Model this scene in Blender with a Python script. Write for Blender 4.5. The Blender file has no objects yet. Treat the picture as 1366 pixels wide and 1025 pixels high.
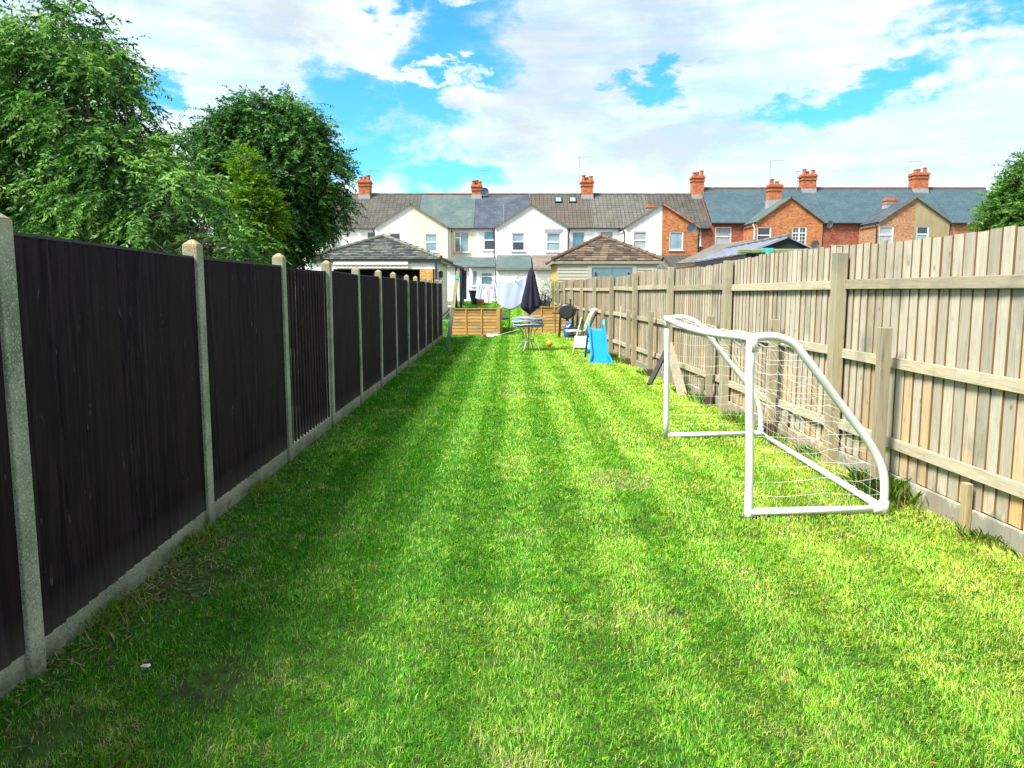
import bpy, math, random
import numpy as np
from mathutils import Vector, Matrix, noise
R = math.radians
random.seed(7); RNG = np.random.default_rng(11)
scn = bpy.context.scene
COL = scn.collection
H0 = 1.65; F = 1026.0; PIT = math.atan(124.5 / F); SP, CP = math.sin(PIT), math.cos(PIT)

def at(px, py, Y):
    """world X and Z of a sight line (surveyed from the photograph) at distance Y"""
    u = (px - 683) / F; v = (py - 512.5) / F
    t = Y / (CP - v * SP)
    return u * t, H0 - t * (SP + v * CP)

def G(y):
    return min(max((y - 30) / 18.0, 0), 1.0)

# ------------------------------------------------------------------ tagging
def tag(o, label=None, cat=None, group=None, kind=None):
    if label: o['label'] = label
    if cat: o['category'] = cat
    if group: o['group'] = group
    if kind: o['kind'] = kind
    return o

def empty(name, loc, rz=0, label=None, cat=None, group=None):
    o = bpy.data.objects.new(name, None); COL.objects.link(o)
    o.location = loc; o.rotation_euler = (0, 0, rz); o.empty_display_size = .2
    return tag(o, label, cat, group)

# ------------------------------------------------------------------ mesh builder
class MB:
    def __init__(s): s.v = []; s.f = []; s.c = []; s.cur = None
    def face(s, pts, col=None):
        n = len(s.v); s.v.extend([tuple(p) for p in pts]); s.f.append(tuple(range(n, n + len(pts)))); s.c.append(col)
    def hexa(s, P, col=None):
        """8 points: bottom ring 0-3 ccw, top ring 4-7"""
        n = len(s.v); s.v.extend([tuple(p) for p in P])
        for q in ((3,2,1,0),(4,5,6,7),(0,1,5,4),(1,2,6,5),(2,3,7,6),(3,0,4,7)):
            s.f.append(tuple(n + i for i in q)); s.c.append(col)
    def box(s, x0, y0, z0, x1, y1, z1, col=None):
        if x0 > x1: x0, x1 = x1, x0
        if y0 > y1: y0, y1 = y1, y0
        if z0 > z1: z0, z1 = z1, z0
        s.hexa([(x0,y0,z0),(x1,y0,z0),(x1,y1,z0),(x0,y1,z0),(x0,y0,z1),(x1,y0,z1),(x1,y1,z1),(x0,y1,z1)], col)
    def slab(s, p, th, col=None):
        """quad p (ccw from above) given thickness th downwards along its normal"""
        p = [Vector(q) for q in p]; n = (p[1]-p[0]).cross(p[3]-p[0]).normalized()
        if n.z < 0: n = -n; p = [p[0], p[3], p[2], p[1]]
        s.hexa([q - n * th for q in p] + p, col)
    def bar(s, a, b, w, d=None, up=(0,0,1), col=None):
        a, b = Vector(a), Vector(b); d = d or w
        t = (b-a).normalized(); u = Vector(up)
        if abs(t.dot(u)) > .98: u = Vector((0,1,0))
        sx = t.cross(u).normalized() * w/2; sy = sx.cross(t).normalized() * d/2
        s.hexa([a-sx-sy, a+sx-sy, a+sx+sy, a-sx+sy, b-sx-sy, b+sx-sy, b+sx+sy, b-sx+sy], col)
    def tube(s, pts, r, n=8, closed=False, col=None):
        pts = [Vector(p) for p in pts]; m = len(pts)
        rr = r if isinstance(r, (list, tuple)) else [r]*m
        base = len(s.v); prev = None
        for i, p in enumerate(pts):
            if closed: t = pts[(i+1) % m] - pts[i-1]
            else: t = pts[min(i+1, m-1)] - pts[max(i-1, 0)]
            t = t.normalized() if t.length > 1e-9 else Vector((0,0,1))
            if prev is None:
                a = Vector((0,0,1)) if abs(t.z) < .9 else Vector((1,0,0))
                prev = (a - t * a.dot(t)).normalized()
            else:
                prev = (prev - t * prev.dot(t)).normalized()
            b = t.cross(prev)
            for k in range(n):
                an = 2*math.pi*k/n
                s.v.append(tuple(p + (prev*math.cos(an) + b*math.sin(an)) * rr[i]))
        for i in range(m if closed else m-1):
            j = (i+1) % m
            for k in range(n):
                k2 = (k+1) % n
                s.f.append((base+i*n+k, base+i*n+k2, base+j*n+k2, base+j*n+k)); s.c.append(col)
        if not closed:
            s.f.append(tuple(base+k for k in reversed(range(n)))); s.c.append(col)
            s.f.append(tuple(base+(m-1)*n+k for k in range(n))); s.c.append(col)
    def lathe(s, prof, c=(0,0,0), n=20, M=None, col=None):
        base = len(s.v); c = Vector(c)
        for r, z in prof:
            for k in range(n):
                a = 2*math.pi*k/n; p = Vector((r*math.cos(a), r*math.sin(a), z))
                if M is not None: p = M @ p
                s.v.append(tuple(p + c))
        for i in range(len(prof)-1):
            for k in range(n):
                k2 = (k+1) % n
                s.f.append((base+i*n+k, base+i*n+k2, base+(i+1)*n+k2, base+(i+1)*n+k)); s.c.append(col)
        s.f.append(tuple(base+k for k in reversed(range(n)))); s.c.append(col)
        s.f.append(tuple(base+(len(prof)-1)*n+k for k in range(n))); s.c.append(col)
    def build(s, name, mat, parent=None, smooth=False, bevel=0, loc=None):
        me = bpy.data.meshes.new(name); off = Vector(loc) if loc else Vector((0,0,0))
        if parent is not None and parent.type == 'EMPTY' and parent.get('_w'):
            pass
        me.from_pydata([tuple(Vector(v) - off) for v in s.v], [], s.f)
        uv = me.uv_layers.new(name='UVMap').data
        for p in me.polygons:
            n = p.normal
            if abs(n.z) > .98: ua, va = Vector((1,0,0)), Vector((0,1,0))
            else:
                ua = Vector((0,0,1)).cross(n).normalized(); va = n.cross(ua)
            for li in p.loop_indices:
                co = Vector(s.v[me.loops[li].vertex_index])
                uv[li].uv = (co.dot(ua), co.dot(va))
            if smooth: p.use_smooth = True
        if any(c is not None for c in s.c):
            at_ = me.attributes.new('var', 'FLOAT', 'FACE')
            at_.data.foreach_set('value', [0.5 if c is None else float(c) for c in s.c])
        me.validate()
        if mat: me.materials.append(mat)
        o = bpy.data.objects.new(name, me); COL.objects.link(o)
        o.location = off
        if bevel:
            b = o.modifiers.new('bevel', 'BEVEL'); b.width = bevel; b.segments = 2; b.limit_method = 'ANGLE'; b.angle_limit = R(40)
        if parent is not None:
            o.parent = parent
        return o

def reparent_all():
    """things are modelled in world coordinates: keep every child where it was modelled"""
    bpy.context.view_layer.update()
    for o in list(COL.objects):
        if o.parent is not None and not o.get('_local'):
            p = o.parent; M = Matrix.Identity(4); q = p
            chain = []
            while q is not None: chain.append(q); q = q.parent
            # only the root empties carry a transform
            root = chain[-1]
            if p is root: o.matrix_parent_inverse = (Matrix.Translation(root.location) @ root.rotation_euler.to_matrix().to_4x4()).inverted()

# ------------------------------------------------------------------ materials
def newmat(name):
    m = bpy.data.materials.new(name); m.use_nodes = True
    nt = m.node_tree; b = nt.nodes['Principled BSDF']
    return m, nt, b
def N(nt, t, **k):
    n = nt.nodes.new(t)
    for a, v in k.items():
        if a in n.inputs.keys(): n.inputs[a].default_value = v
        else: setattr(n, a, v)
    return n
def L(nt, a, b): nt.links.new(a, b)
def ramp(nt, src, stops):
    r = nt.nodes.new('ShaderNodeValToRGB'); e = r.color_ramp.elements
    e[0].position, e[0].color = stops[0][0], (*stops[0][1], 1)
    e[1].position, e[1].color = stops[-1][0], (*stops[-1][1], 1)
    for p, c in stops[1:-1]:
        q = e.new(p); q.color = (*c, 1)
    L(nt, src, r.inputs[0]); return r.outputs[0]
def mixc(nt, f, a, b, mode='MIX'):
    n = nt.nodes.new('ShaderNodeMix'); n.data_type = 'RGBA'; n.blend_type = mode
    for i, s in ((0, f), (6, a), (7, b)):
        if isinstance(s, (int, float)): n.inputs[i].default_value = s
        elif isinstance(s, tuple): n.inputs[i].default_value = (*s, 1)
        else: L(nt, s, n.inputs[i])
    return n.outputs[2]
def mth(nt, op, a, b=None, c=None, clamp=False):
    n = nt.nodes.new('ShaderNodeMath'); n.operation = op; n.use_clamp = clamp
    for i, s in enumerate((a, b, c)):
        if s is None: continue
        if isinstance(s, (int, float)): n.inputs[i].default_value = s
        else: L(nt, s, n.inputs[i])
    return n.outputs[0]
def coords(nt, scale=(1,1,1), kind='Object'):
    tc = nt.nodes.new('ShaderNodeTexCoord'); mp = nt.nodes.new('ShaderNodeMapping')
    L(nt, tc.outputs[kind], mp.inputs[0]); mp.inputs['Scale'].default_value = scale
    return mp.outputs[0]
def nz(nt, vec, scale, detail=4, rough=.55, dist=0):
    n = N(nt, 'ShaderNodeTexNoise', Scale=scale, Detail=detail, Roughness=rough, Distortion=dist)
    L(nt, vec, n.inputs['Vector']); return n.outputs[0]
def bump(nt, b, h, strength=.4, dist=.01):
    n = N(nt, 'ShaderNodeBump', Strength=strength, Distance=dist); L(nt, h, n.inputs['Height']); L(nt, n.outputs[0], b.inputs['Normal'])
def plain(name, c, rough=.6, c2=None, scale=6, metal=0, bmp=.15, stretch=(1,1,1), spec=None):
    m, nt, b = newmat(name); v = coords(nt, stretch)
    n1 = nz(nt, v, scale, 6)
    c2 = c2 or tuple(x*.72 for x in c)
    L(nt, ramp(nt, n1, [(.32, c2), (.66, c)]), b.inputs['Base Color'])
    b.inputs['Roughness'].default_value = rough; b.inputs['Metallic'].default_value = metal
    if spec is not None: b.inputs['Specular IOR Level'].default_value = spec
    if bmp: bump(nt, b, nz(nt, v, scale*6, 4), bmp, .004)
    return m

M = {}
M['white_paint'] = plain('white_paint', (.82,.82,.80), .5, (.70,.70,.66), 3)
M['pvc'] = plain('white_pvc', (.72,.735,.75), .4, (.52,.55,.54), 3.5, bmp=.08)
M['black_metal'] = plain('black_metal', (.018,.02,.026), .42, (.03,.03,.034), 9)
M['steel'] = plain('grey_steel', (.42,.44,.46), .4, (.30,.32,.34), 12, metal=.6)
M['navy'] = plain('navy_cloth', (.006,.006,.020), .9, (.010,.010,.028), 7)
M['sheet'] = plain('white_cloth', (.47,.54,.72), .9, (.43,.50,.68), 2)
M['pink_cloth'] = plain('pale_pink_cloth', (.75,.64,.62), .9)
M['cyan_plastic'] = plain('cyan_plastic', (.0,.24,.62), .35, (.0,.21,.57), 2, bmp=.02)
M['turq_plastic'] = plain('turquoise_plastic', (.12,.62,.55), .35, bmp=.02)
M['blue_plastic'] = plain('blue_plastic', (.01,.10,.42), .4, bmp=.03)
M['orange_plastic'] = plain('orange_plastic', (.8,.30,.02), .45, (.75,.22,.02), 8)
M['red_plastic'] = plain('red_plastic', (.55,.03,.02), .45)
M['cream_frame'] = plain('cream_frame', (.62,.56,.38), .5)
M['mesh_fabric'] = plain('pale_seat_fabric', (.66,.74,.62), .8, (.60,.70,.60), 20)
M['terracotta'] = plain('terracotta', (.42,.13,.045), .8, (.26,.08,.035), 9)
M['dark_pot'] = plain('dark_pot', (.015,.03,.04), .6)
M['teal_paint'] = plain('blue_grey_paint', (.12,.22,.25), .5, (.10,.19,.22), 2)
M['tealpipe'] = plain('teal_pipe', (.08,.45,.42), .4)
M['moss_metal'] = plain('mossy_gutter', (.12,.22,.05), .8, (.25,.28,.16), 5)
M['dark_void'] = plain('dark_interior', (.02,.022,.03), .8)
M['dark_timber'] = plain('dark_timber', (.03,.03,.035), .8)
M['lead'] = plain('lead_flashing', (.32,.34,.36), .6)
M['sheet_roof'] = plain('plastic_roofing', (.26,.28,.36), .4, (.20,.215,.28), 2)
M['brown_rust'] = plain('brown_bracket', (.10,.045,.035), .8)
M['kerb'] = plain('patio_slabs', (.50,.48,.42), .85, (.38,.37,.33), 2)
M['curtain'] = plain('net_curtain', (.42,.46,.47), .9, (.20,.25,.27), 5, stretch=(14,1,1))

def render_mat(name, c, c2):
    m, nt, b = newmat(name); v = coords(nt)
    n1 = nz(nt, v, .6, 8, .6); n2 = nz(nt, coords(nt, (2,2,.25)), 2.5, 6, .6)
    k = mixc(nt, ramp(nt, n2, [(.45,(0,0,0)),(.75,(.55,.55,.55))]), ramp(nt, n1, [(.35,c2),(.6,c)]), tuple(x*.72 for x in c2))
    L(nt, k, b.inputs['Base Color']); b.inputs['Roughness'].default_value = .9
    bump(nt, b, nz(nt, v, 30, 4), .3, .01); return m
M['white_render'] = render_mat('white_render', (.80,.80,.78), (.70,.70,.67))
M['cream_render'] = render_mat('cream_render', (.76,.69,.50), (.68,.61,.44))
M['beige_render'] = render_mat('beige_render', (.33,.27,.15), (.27,.22,.125))
M['concrete'] = None

def brick_mat(name, c1, c2, mort, pale=None, w=.225, h=.075):
    m, nt, b = newmat(name); uv = coords(nt, (1,1,1), 'UV')
    br = nt.nodes.new('ShaderNodeTexBrick'); L(nt, uv, br.inputs['Vector'])
    br.inputs['Color1'].default_value = (*c1,1); br.inputs['Color2'].default_value = (*c2,1); br.inputs['Mortar'].default_value = (*mort,1)
    br.inputs['Scale'].default_value = 1; br.inputs['Brick Width'].default_value = w; br.inputs['Row Height'].default_value = h
    br.inputs['Mortar Size'].default_value = .006; br.inputs['Bias'].default_value = -.1
    n = nz(nt, uv, 1.3, 8, .65)
    k = mixc(nt, ramp(nt, n, [(.42,(0,0,0)),(.7,(.75,.75,.75))]), br.outputs['Color'], pale or tuple(min(1,x*1.45) for x in c1))
    n4 = nz(nt, coords(nt, (1,1.8,1), 'UV'), 3.2, 6, .75)
    k = mixc(nt, ramp(nt, n4, [(.52,(0,0,0)),(.60,(.8,.8,.8))]), k, pale or tuple(min(1,x*1.45) for x in c1))
    n3 = nz(nt, coords(nt, (1,1.8,1), 'UV'), 4.5, 6, .75)
    k = mixc(nt, ramp(nt, n3, [(.50,(0,0,0)),(.60,(.75,.75,.75))]), k, tuple(x*.42 for x in c1))
    L(nt, k, b.inputs['Base Color']); b.inputs['Roughness'].default_value = .9
    bump(nt, b, br.outputs['Fac'], -.5, .01); return m
M['orange_brick'] = brick_mat('orange_brick', (.42,.115,.028), (.34,.085,.022), (.36,.25,.15), (.50,.24,.10))
M['red_brick'] = brick_mat('red_brick', (.28,.062,.028), (.20,.045,.025), (.30,.18,.12), (.36,.16,.09))
M['tan_brick'] = brick_mat('tan_brick', (.38,.17,.07), (.30,.11,.045), (.38,.30,.2), (.44,.28,.15))
M['yellow_brick'] = brick_mat('yellow_brick', (.55,.30,.07), (.40,.19,.05), (.45,.38,.28))
M['chimney_brick'] = brick_mat('chimney_brick', (.42,.095,.03), (.32,.07,.025), (.30,.17,.11), (.48,.20,.07))

def tile_mat(name, c1, c2, gap, w=.3, h=.33, offset=0, gs=.03, lichen=(.15,.14,.11), la=.35):
    m, nt, b = newmat(name); uv = coords(nt, (1,1,1), 'UV')
    br = nt.nodes.new('ShaderNodeTexBrick'); L(nt, uv, br.inputs['Vector']); br.offset = offset
    br.inputs['Color1'].default_value = (*c1,1); br.inputs['Color2'].default_value = (*c2,1); br.inputs['Mortar'].default_value = (*gap,1)
    br.inputs['Scale'].default_value = 1; br.inputs['Brick Width'].default_value = w; br.inputs['Row Height'].default_value = h
    br.inputs['Mortar Size'].default_value = gs; br.inputs['Mortar Smooth'].default_value = .4
    n = nz(nt, uv, .8, 8, .7)
    k = mixc(nt, ramp(nt, n, [(.45,(0,0,0)),(.72,(la,la,la))]), br.outputs['Color'], lichen)
    n2 = nz(nt, coords(nt, (3,.35,1), 'UV'), 1.2, 6, .6)
    k = mixc(nt, ramp(nt, n2, [(.5,(0,0,0)),(.8,(.45,.45,.45))]), k, tuple(x*.55 for x in c1))
    L(nt, k, b.inputs['Base Color']); b.inputs['Roughness'].default_value = .75
    bump(nt, b, br.outputs['Fac'], -.8, .03); return m
M['pantile_brown'] = tile_mat('pantile_brown', (.066,.062,.052), (.042,.040,.034), (.012,.011,.010))
M['pantile_grey'] = tile_mat('pantile_grey', (.108,.108,.086), (.072,.072,.058), (.022,.022,.02))
M['pantile_mixed'] = tile_mat('pantile_mixed', (.062,.060,.050), (.088,.060,.042), (.012,.011,.010))
M['slate_blue'] = tile_mat('slate_blue', (.040,.082,.105), (.028,.062,.082), (.012,.025,.032), .28, .22, .5, .012, (.075,.125,.14), .5)
M['slate_green'] = tile_mat('slate_green', (.065,.110,.110), (.045,.085,.088), (.02,.035,.038), .28, .22, .5, .012, (.13,.15,.12), .7)
M['slate_dark'] = tile_mat('slate_dark', (.036,.050,.078), (.026,.038,.060), (.012,.016,.025), .28, .22, .5, .012, (.10,.13,.15), .7)
M['slate_brown'] = tile_mat('slate_brown', (.16,.115,.095), (.12,.09,.075), (.05,.04,.03), .28, .22, .5, .01, (.26,.24,.2), .6)

def var_mat(name, lo, mid, hi, rough=.8, extra=None, bscale=25):
    """colour from the per-face 'var' attribute plus noise (tile to tile differences)"""
    m, nt, b = newmat(name); a = N(nt, 'ShaderNodeAttribute', attribute_name='var'); v = coords(nt)
    n1 = nz(nt, v, 5, 6, .65)
    f = mth(nt, 'ADD', a.outputs['Fac'], mth(nt, 'MULTIPLY', mth(nt, 'SUBTRACT', n1, .5), .9))
    k = ramp(nt, f, [(0, lo), (.5, mid), (1, hi)])
    L(nt, k, b.inputs['Base Color']); b.inputs['Roughness'].default_value = rough
    bump(nt, b, nz(nt, v, bscale, 5), .4, .01); return m
M['tile_grey'] = var_mat('weathered_grey_tile', (.030,.038,.040), (.070,.083,.075), (.13,.14,.115))
M['tile_red'] = var_mat('weathered_red_tile', (.034,.025,.018), (.092,.062,.040), (.18,.128,.085))
M['ridge_clay'] = plain('ridge_clay', (.22,.095,.065), .85, (.13,.07,.055), 3)
M['ridge_brown'] = plain('ridge_brown', (.13,.085,.055), .85, (.08,.055,.04), 3)
M['ridge_grey'] = plain('ridge_grey', (.17,.17,.135), .85, (.08,.09,.07), 3)

# weathered fence timber: warm where sheltered, silver grey above, knots, dark wet stains near the ground
def fence_wood(name, grey, warm, grain=(16,16,1.1), zwarm=True, stain=False):
    m, nt, b = newmat(name); a = N(nt, 'ShaderNodeAttribute', attribute_name='var')
    tc = nt.nodes.new('ShaderNodeTexCoord'); ob = tc.outputs['Object']
    geo = nt.nodes.new('ShaderNodeSeparateXYZ'); L(nt, ob, geo.inputs[0])
    # shift every board by its own amount so the grain does not carry across boards
    cv = nt.nodes.new('ShaderNodeCombineXYZ'); L(nt, mth(nt,'MULTIPLY',a.outputs['Fac'],37.0), cv.inputs[2]); L(nt, mth(nt,'MULTIPLY',a.outputs['Fac'],11.0), cv.inputs[0])
    ad = nt.nodes.new('ShaderNodeVectorMath'); ad.operation = 'ADD'; L(nt, ob, ad.inputs[0]); L(nt, cv.outputs[0], ad.inputs[1])
    mp = nt.nodes.new('ShaderNodeMapping'); L(nt, ad.outputs[0], mp.inputs[0]); mp.inputs['Scale'].default_value = grain
    g1 = nz(nt, mp.outputs[0], 3.0, 8, .65, .6)
    mp2 = nt.nodes.new('ShaderNodeMapping'); L(nt, ad.outputs[0], mp2.inputs[0]); mp2.inputs['Scale'].default_value = (3,3,.8)
    g2 = nz(nt, mp2.outputs[0], 1.6, 5, .6)
    base = ramp(nt, g1, [(.28, tuple(x*.50 for x in grey)), (.42, tuple(x*.88 for x in grey)), (.66, tuple(min(1,x*1.12) for x in grey))])
    wrm = ramp(nt, g1, [(.25, tuple(x*.58 for x in warm)), (.5, warm), (.75, tuple(min(1,x*1.15) for x in warm))])
    f = mth(nt, 'ADD', mth(nt,'MULTIPLY', mth(nt,'SUBTRACT', g2, .5), 2.2), mth(nt,'MULTIPLY', mth(nt,'SUBTRACT', a.outputs['Fac'], .70), 1.3))
    if zwarm:
        f = mth(nt, 'ADD', f, mth(nt,'MULTIPLY', mth(nt,'SUBTRACT', 1.05, geo.outputs[2]), .55))
    f = mth(nt, 'ADD', f, .05, clamp=True)
    k = mixc(nt, f, base, wrm)
    ws = nt.nodes.new('ShaderNodeTexWhiteNoise'); ws.noise_dimensions = '1D'; L(nt, a.outputs['Fac'], ws.inputs['W'])
    k = mixc(nt, 1.0, k, ramp(nt, ws.outputs['Value'], [(0,(.66,.65,.64)),(.5,(.95,.95,.95)),(1,(1.0,1.0,1.0))]), 'MULTIPLY')
    vo = N(nt, 'ShaderNodeTexVoronoi', Scale=1.0); mp3 = nt.nodes.new('ShaderNodeMapping'); L(nt, ad.outputs[0], mp3.inputs[0]); mp3.inputs['Scale'].default_value = (7,7,4.2)
    L(nt, mp3.outputs[0], vo.inputs['Vector'])
    kn = ramp(nt, vo.outputs['Distance'], [(.05,(1,1,1)),(.13,(0,0,0))])
    k = mixc(nt, mth(nt,'MULTIPLY',kn,.7), k, tuple(x*.25 for x in warm))
    # sawn board edges stay dark and warm
    gn = nt.nodes.new('ShaderNodeSeparateXYZ'); L(nt, tc.outputs['Normal'], gn.inputs[0])
    if stain: k = mixc(nt, mth(nt,'MULTIPLY', mth(nt,'SUBTRACT', mth(nt,'ABSOLUTE', gn.outputs[1]), .7), 5, clamp=True), k, (.20,.115,.05))
    # algae / damp blotches
    g4 = nz(nt, coords(nt,(1.2,1.2,.8)), 1.9, 7, .65)
    k = mixc(nt, ramp(nt, g4, [(.52,(0,0,0)),(.66,(.6,.6,.6))]), k, (.15,.155,.12))
    if stain:
        z = geo.outputs[2]; e = nz(nt, coords(nt,(7,7,2)), 1.2, 6, .6)
        s = mth(nt,'SUBTRACT', mth(nt,'ADD', .16, mth(nt,'MULTIPLY', mth(nt,'SUBTRACT', e, .5), .45)), z)
        s = mth(nt,'MULTIPLY', s, 40, clamp=True)
        k = mixc(nt, mth(nt,'MULTIPLY', s, .65), k, (.17,.165,.14))
    L(nt, k, b.inputs['Base Color']); b.inputs['Roughness'].default_value = .82; b.inputs['Specular IOR Level'].default_value = .25
    bump(nt, b, g1, .35, .004); return m
M['board'] = fence_wood('weathered_board', (.46,.425,.34), (.54,.36,.17), stain=True)
M['post'] = fence_wood('weathered_post', (.33,.30,.205), (.36,.28,.15))
M['rail'] = fence_wood('weathered_rail', (.40,.36,.26), (.39,.32,.19), (16,1.1,16), zwarm=False)
M['pale_post'] = fence_wood('pale_post', (.34,.30,.21), (.36,.28,.16))
M['new_wood'] = fence_wood('new_larch', (.50,.30,.10), (.58,.31,.07), (1.5,16,16), zwarm=False)

def dark_wood():
    m, nt, b = newmat('dark_stained_board'); a = N(nt, 'ShaderNodeAttribute', attribute_name='var')
    tc = nt.nodes.new('ShaderNodeTexCoord'); ob = tc.outputs['Object']
    cv = nt.nodes.new('ShaderNodeCombineXYZ'); L(nt, mth(nt,'MULTIPLY',a.outputs['Fac'],31.0), cv.inputs[2])
    ad = nt.nodes.new('ShaderNodeVectorMath'); ad.operation = 'ADD'; L(nt, ob, ad.inputs[0]); L(nt, cv.outputs[0], ad.inputs[1])
    mp = nt.nodes.new('ShaderNodeMapping'); L(nt, ad.outputs[0], mp.inputs[0]); mp.inputs['Scale'].default_value = (18,18,1.0)
    g1 = nz(nt, mp.outputs[0], 2.2, 8, .65, .4)
    k = ramp(nt, g1, [(.30,(.0016,.0011,.0022)),(.48,(.0075,.0048,.0090)),(.66,(.032,.020,.028))])
    k = mixc(nt, mth(nt,'MULTIPLY',a.outputs['Fac'],.8), k, (.018,.012,.014))
    # flaked and scratched bits down to bare wood
    mp2 = nt.nodes.new('ShaderNodeMapping'); L(nt, ad.outputs[0], mp2.inputs[0]); mp2.inputs['Scale'].default_value = (30,30,7)
    g2 = nz(nt, mp2.outputs[0], 1.1, 5, .6, .8)
    k = mixc(nt, ramp(nt, g2, [(.665,(0,0,0)),(.72,(.5,.5,.5))]), k, (.13,.13,.14))
    g3 = nz(nt, coords(nt,(9,9,1.3)), 2.0, 6, .6)
    sx = nt.nodes.new('ShaderNodeSeparateXYZ'); L(nt, ob, sx.inputs[0])
    low = mth(nt,'MULTIPLY', mth(nt,'SUBTRACT', .30, sx.outputs[2]), 3.0, clamp=True)
    k = mixc(nt, mth(nt,'MULTIPLY', low, g3), k, (.10,.11,.08))
    L(nt, k, b.inputs['Base Color']); b.inputs['Roughness'].default_value = .7; b.inputs['Specular IOR Level'].default_value = .08
    bump(nt, b, g1, .5, .004); return m
M['dark_wood'] = dark_wood()

def concrete():
    m, nt, b = newmat('pebbly_concrete'); v = coords(nt)
    n1 = nz(nt, v, 3, 7, .6); vo = N(nt, 'ShaderNodeTexVoronoi', Scale=75.0); L(nt, v, vo.inputs['Vector'])
    k = ramp(nt, n1, [(.3,(.11,.14,.09)),(.6,(.29,.31,.24))])
    k = mixc(nt, ramp(nt, vo.outputs['Distance'], [(.15,(.6,.6,.6)),(.4,(0,0,0))]), k, (.55,.54,.46))
    vo2 = N(nt, 'ShaderNodeTexVoronoi', Scale=38.0); L(nt, v, vo2.inputs['Vector'])
    k = mixc(nt, ramp(nt, vo2.outputs['Distance'], [(.10,(.75,.75,.75)),(.26,(0,0,0))]), k, (.05,.06,.04))
    sx = nt.nodes.new('ShaderNodeSeparateXYZ'); L(nt, v, sx.inputs[0])
    top = mth(nt,'MULTIPLY', mth(nt,'SUBTRACT', sx.outputs[2], 1.87), 14, clamp=True)   # lichen grows on the exposed heads
    k = mixc(nt, mth(nt,'MULTIPLY', top, ramp(nt, nz(nt, v, 22, 5, .7), [(.42,(.1,.1,.1)),(.58,(.9,.9,.9))])), k, (.30,.22,.07))
    low = mth(nt,'MULTIPLY', mth(nt,'SUBTRACT', .15, sx.outputs[2]), 9, clamp=True)   # algae and soil splash at the foot
    k = mixc(nt, mth(nt,'MULTIPLY', low, ramp(nt, nz(nt, v, 6, 7, .7), [(.35,(.15,.15,.15)),(.6,(1,1,1))])), k, (.075,.10,.045))
    L(nt, k, b.inputs['Base Color']); b.inputs['Roughness'].default_value = .9
    bump(nt, b, vo.outputs['Distance'], .4, .004); return m
M['concrete'] = concrete()

def glass_mat(name, c, rough=.06):
    m, nt, b = newmat(name); v = coords(nt)
    L(nt, ramp(nt, nz(nt, v, 1.3, 3), [(.35, tuple(x*.6 for x in c)), (.65, c)]), b.inputs['Base Color'])
    b.inputs['Roughness'].default_value = rough; b.inputs['Specular IOR Level'].default_value = .8
    b.inputs['Coat Weight'].default_value = .6; b.inputs['Coat Roughness'].default_value = .03
    return m
M['glass_dark'] = glass_mat('dark_glass', (.02,.03,.05))
M['glass_pale'] = glass_mat('pale_glass', (.24,.36,.42))
M['glass_teal'] = glass_mat('teal_glass', (.12,.30,.36))

def attr_leaf(name, trans=.35, rough=.55, sat=1.0):
    m, nt, b = newmat(name); a = N(nt, 'ShaderNodeAttribute', attribute_name='Col')
    L(nt, a.outputs['Color'], b.inputs['Base Color']); b.inputs['Roughness'].default_value = rough
    b.inputs['Specular IOR Level'].default_value = .3
    tr = nt.nodes.new('ShaderNodeBsdfTranslucent')
    hs = N(nt, 'ShaderNodeHueSaturation', Saturation=1.1, Value=1.3); L(nt, a.outputs['Color'], hs.inputs['Color']); L(nt, hs.outputs[0], tr.inputs[0])
    mx = nt.nodes.new('ShaderNodeMixShader'); mx.inputs[0].default_value = trans
    L(nt, b.outputs[0], mx.inputs[1]); L(nt, tr.outputs[0], mx.inputs[2])
    L(nt, mx.outputs[0], nt.nodes['Material Output'].inputs[0]); return m
M['leaf'] = attr_leaf('leaf'); M['grass'] = attr_leaf('grass_blade', .42, .5)

def bark():
    m, nt, b = newmat('bark'); v = coords(nt, (6,6,1.2)); n = nz(nt, v, 3, 8, .65)
    L(nt, ramp(nt, n, [(.3,(.05,.045,.035)),(.7,(.20,.18,.14))]), b.inputs['Base Color']); b.inputs['Roughness'].default_value = .95
    bump(nt, b, n, .8, .02); return m
M['bark'] = bark()

# ------------------------------------------------------------------ numpy helpers
def vnoise(x, y, seed=0, scale=1.0):
    r = np.random.default_rng(seed); g = r.random((64, 64))
    x = np.asarray(x)*scale; y = np.asarray(y)*scale
    xi = np.floor(x).astype(int); yi = np.floor(y).astype(int); fx = x-xi; fy = y-yi
    fx = fx*fx*(3-2*fx); fy = fy*fy*(3-2*fy)
    a = g[xi%64, yi%64]; b = g[(xi+1)%64, yi%64]; c = g[xi%64, (yi+1)%64]; d = g[(xi+1)%64, (yi+1)%64]
    return (a*(1-fx)+b*fx)*(1-fy) + (c*(1-fx)+d*fx)*fy
def fbm(x, y, seed=0, scale=1.0, o=4):
    s = 0; a = .5; t = 0
    for i in range(o):
        s = s + a*vnoise(x, y, seed+i, scale*2**i); t += a; a *= .5
    return s/t

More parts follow.
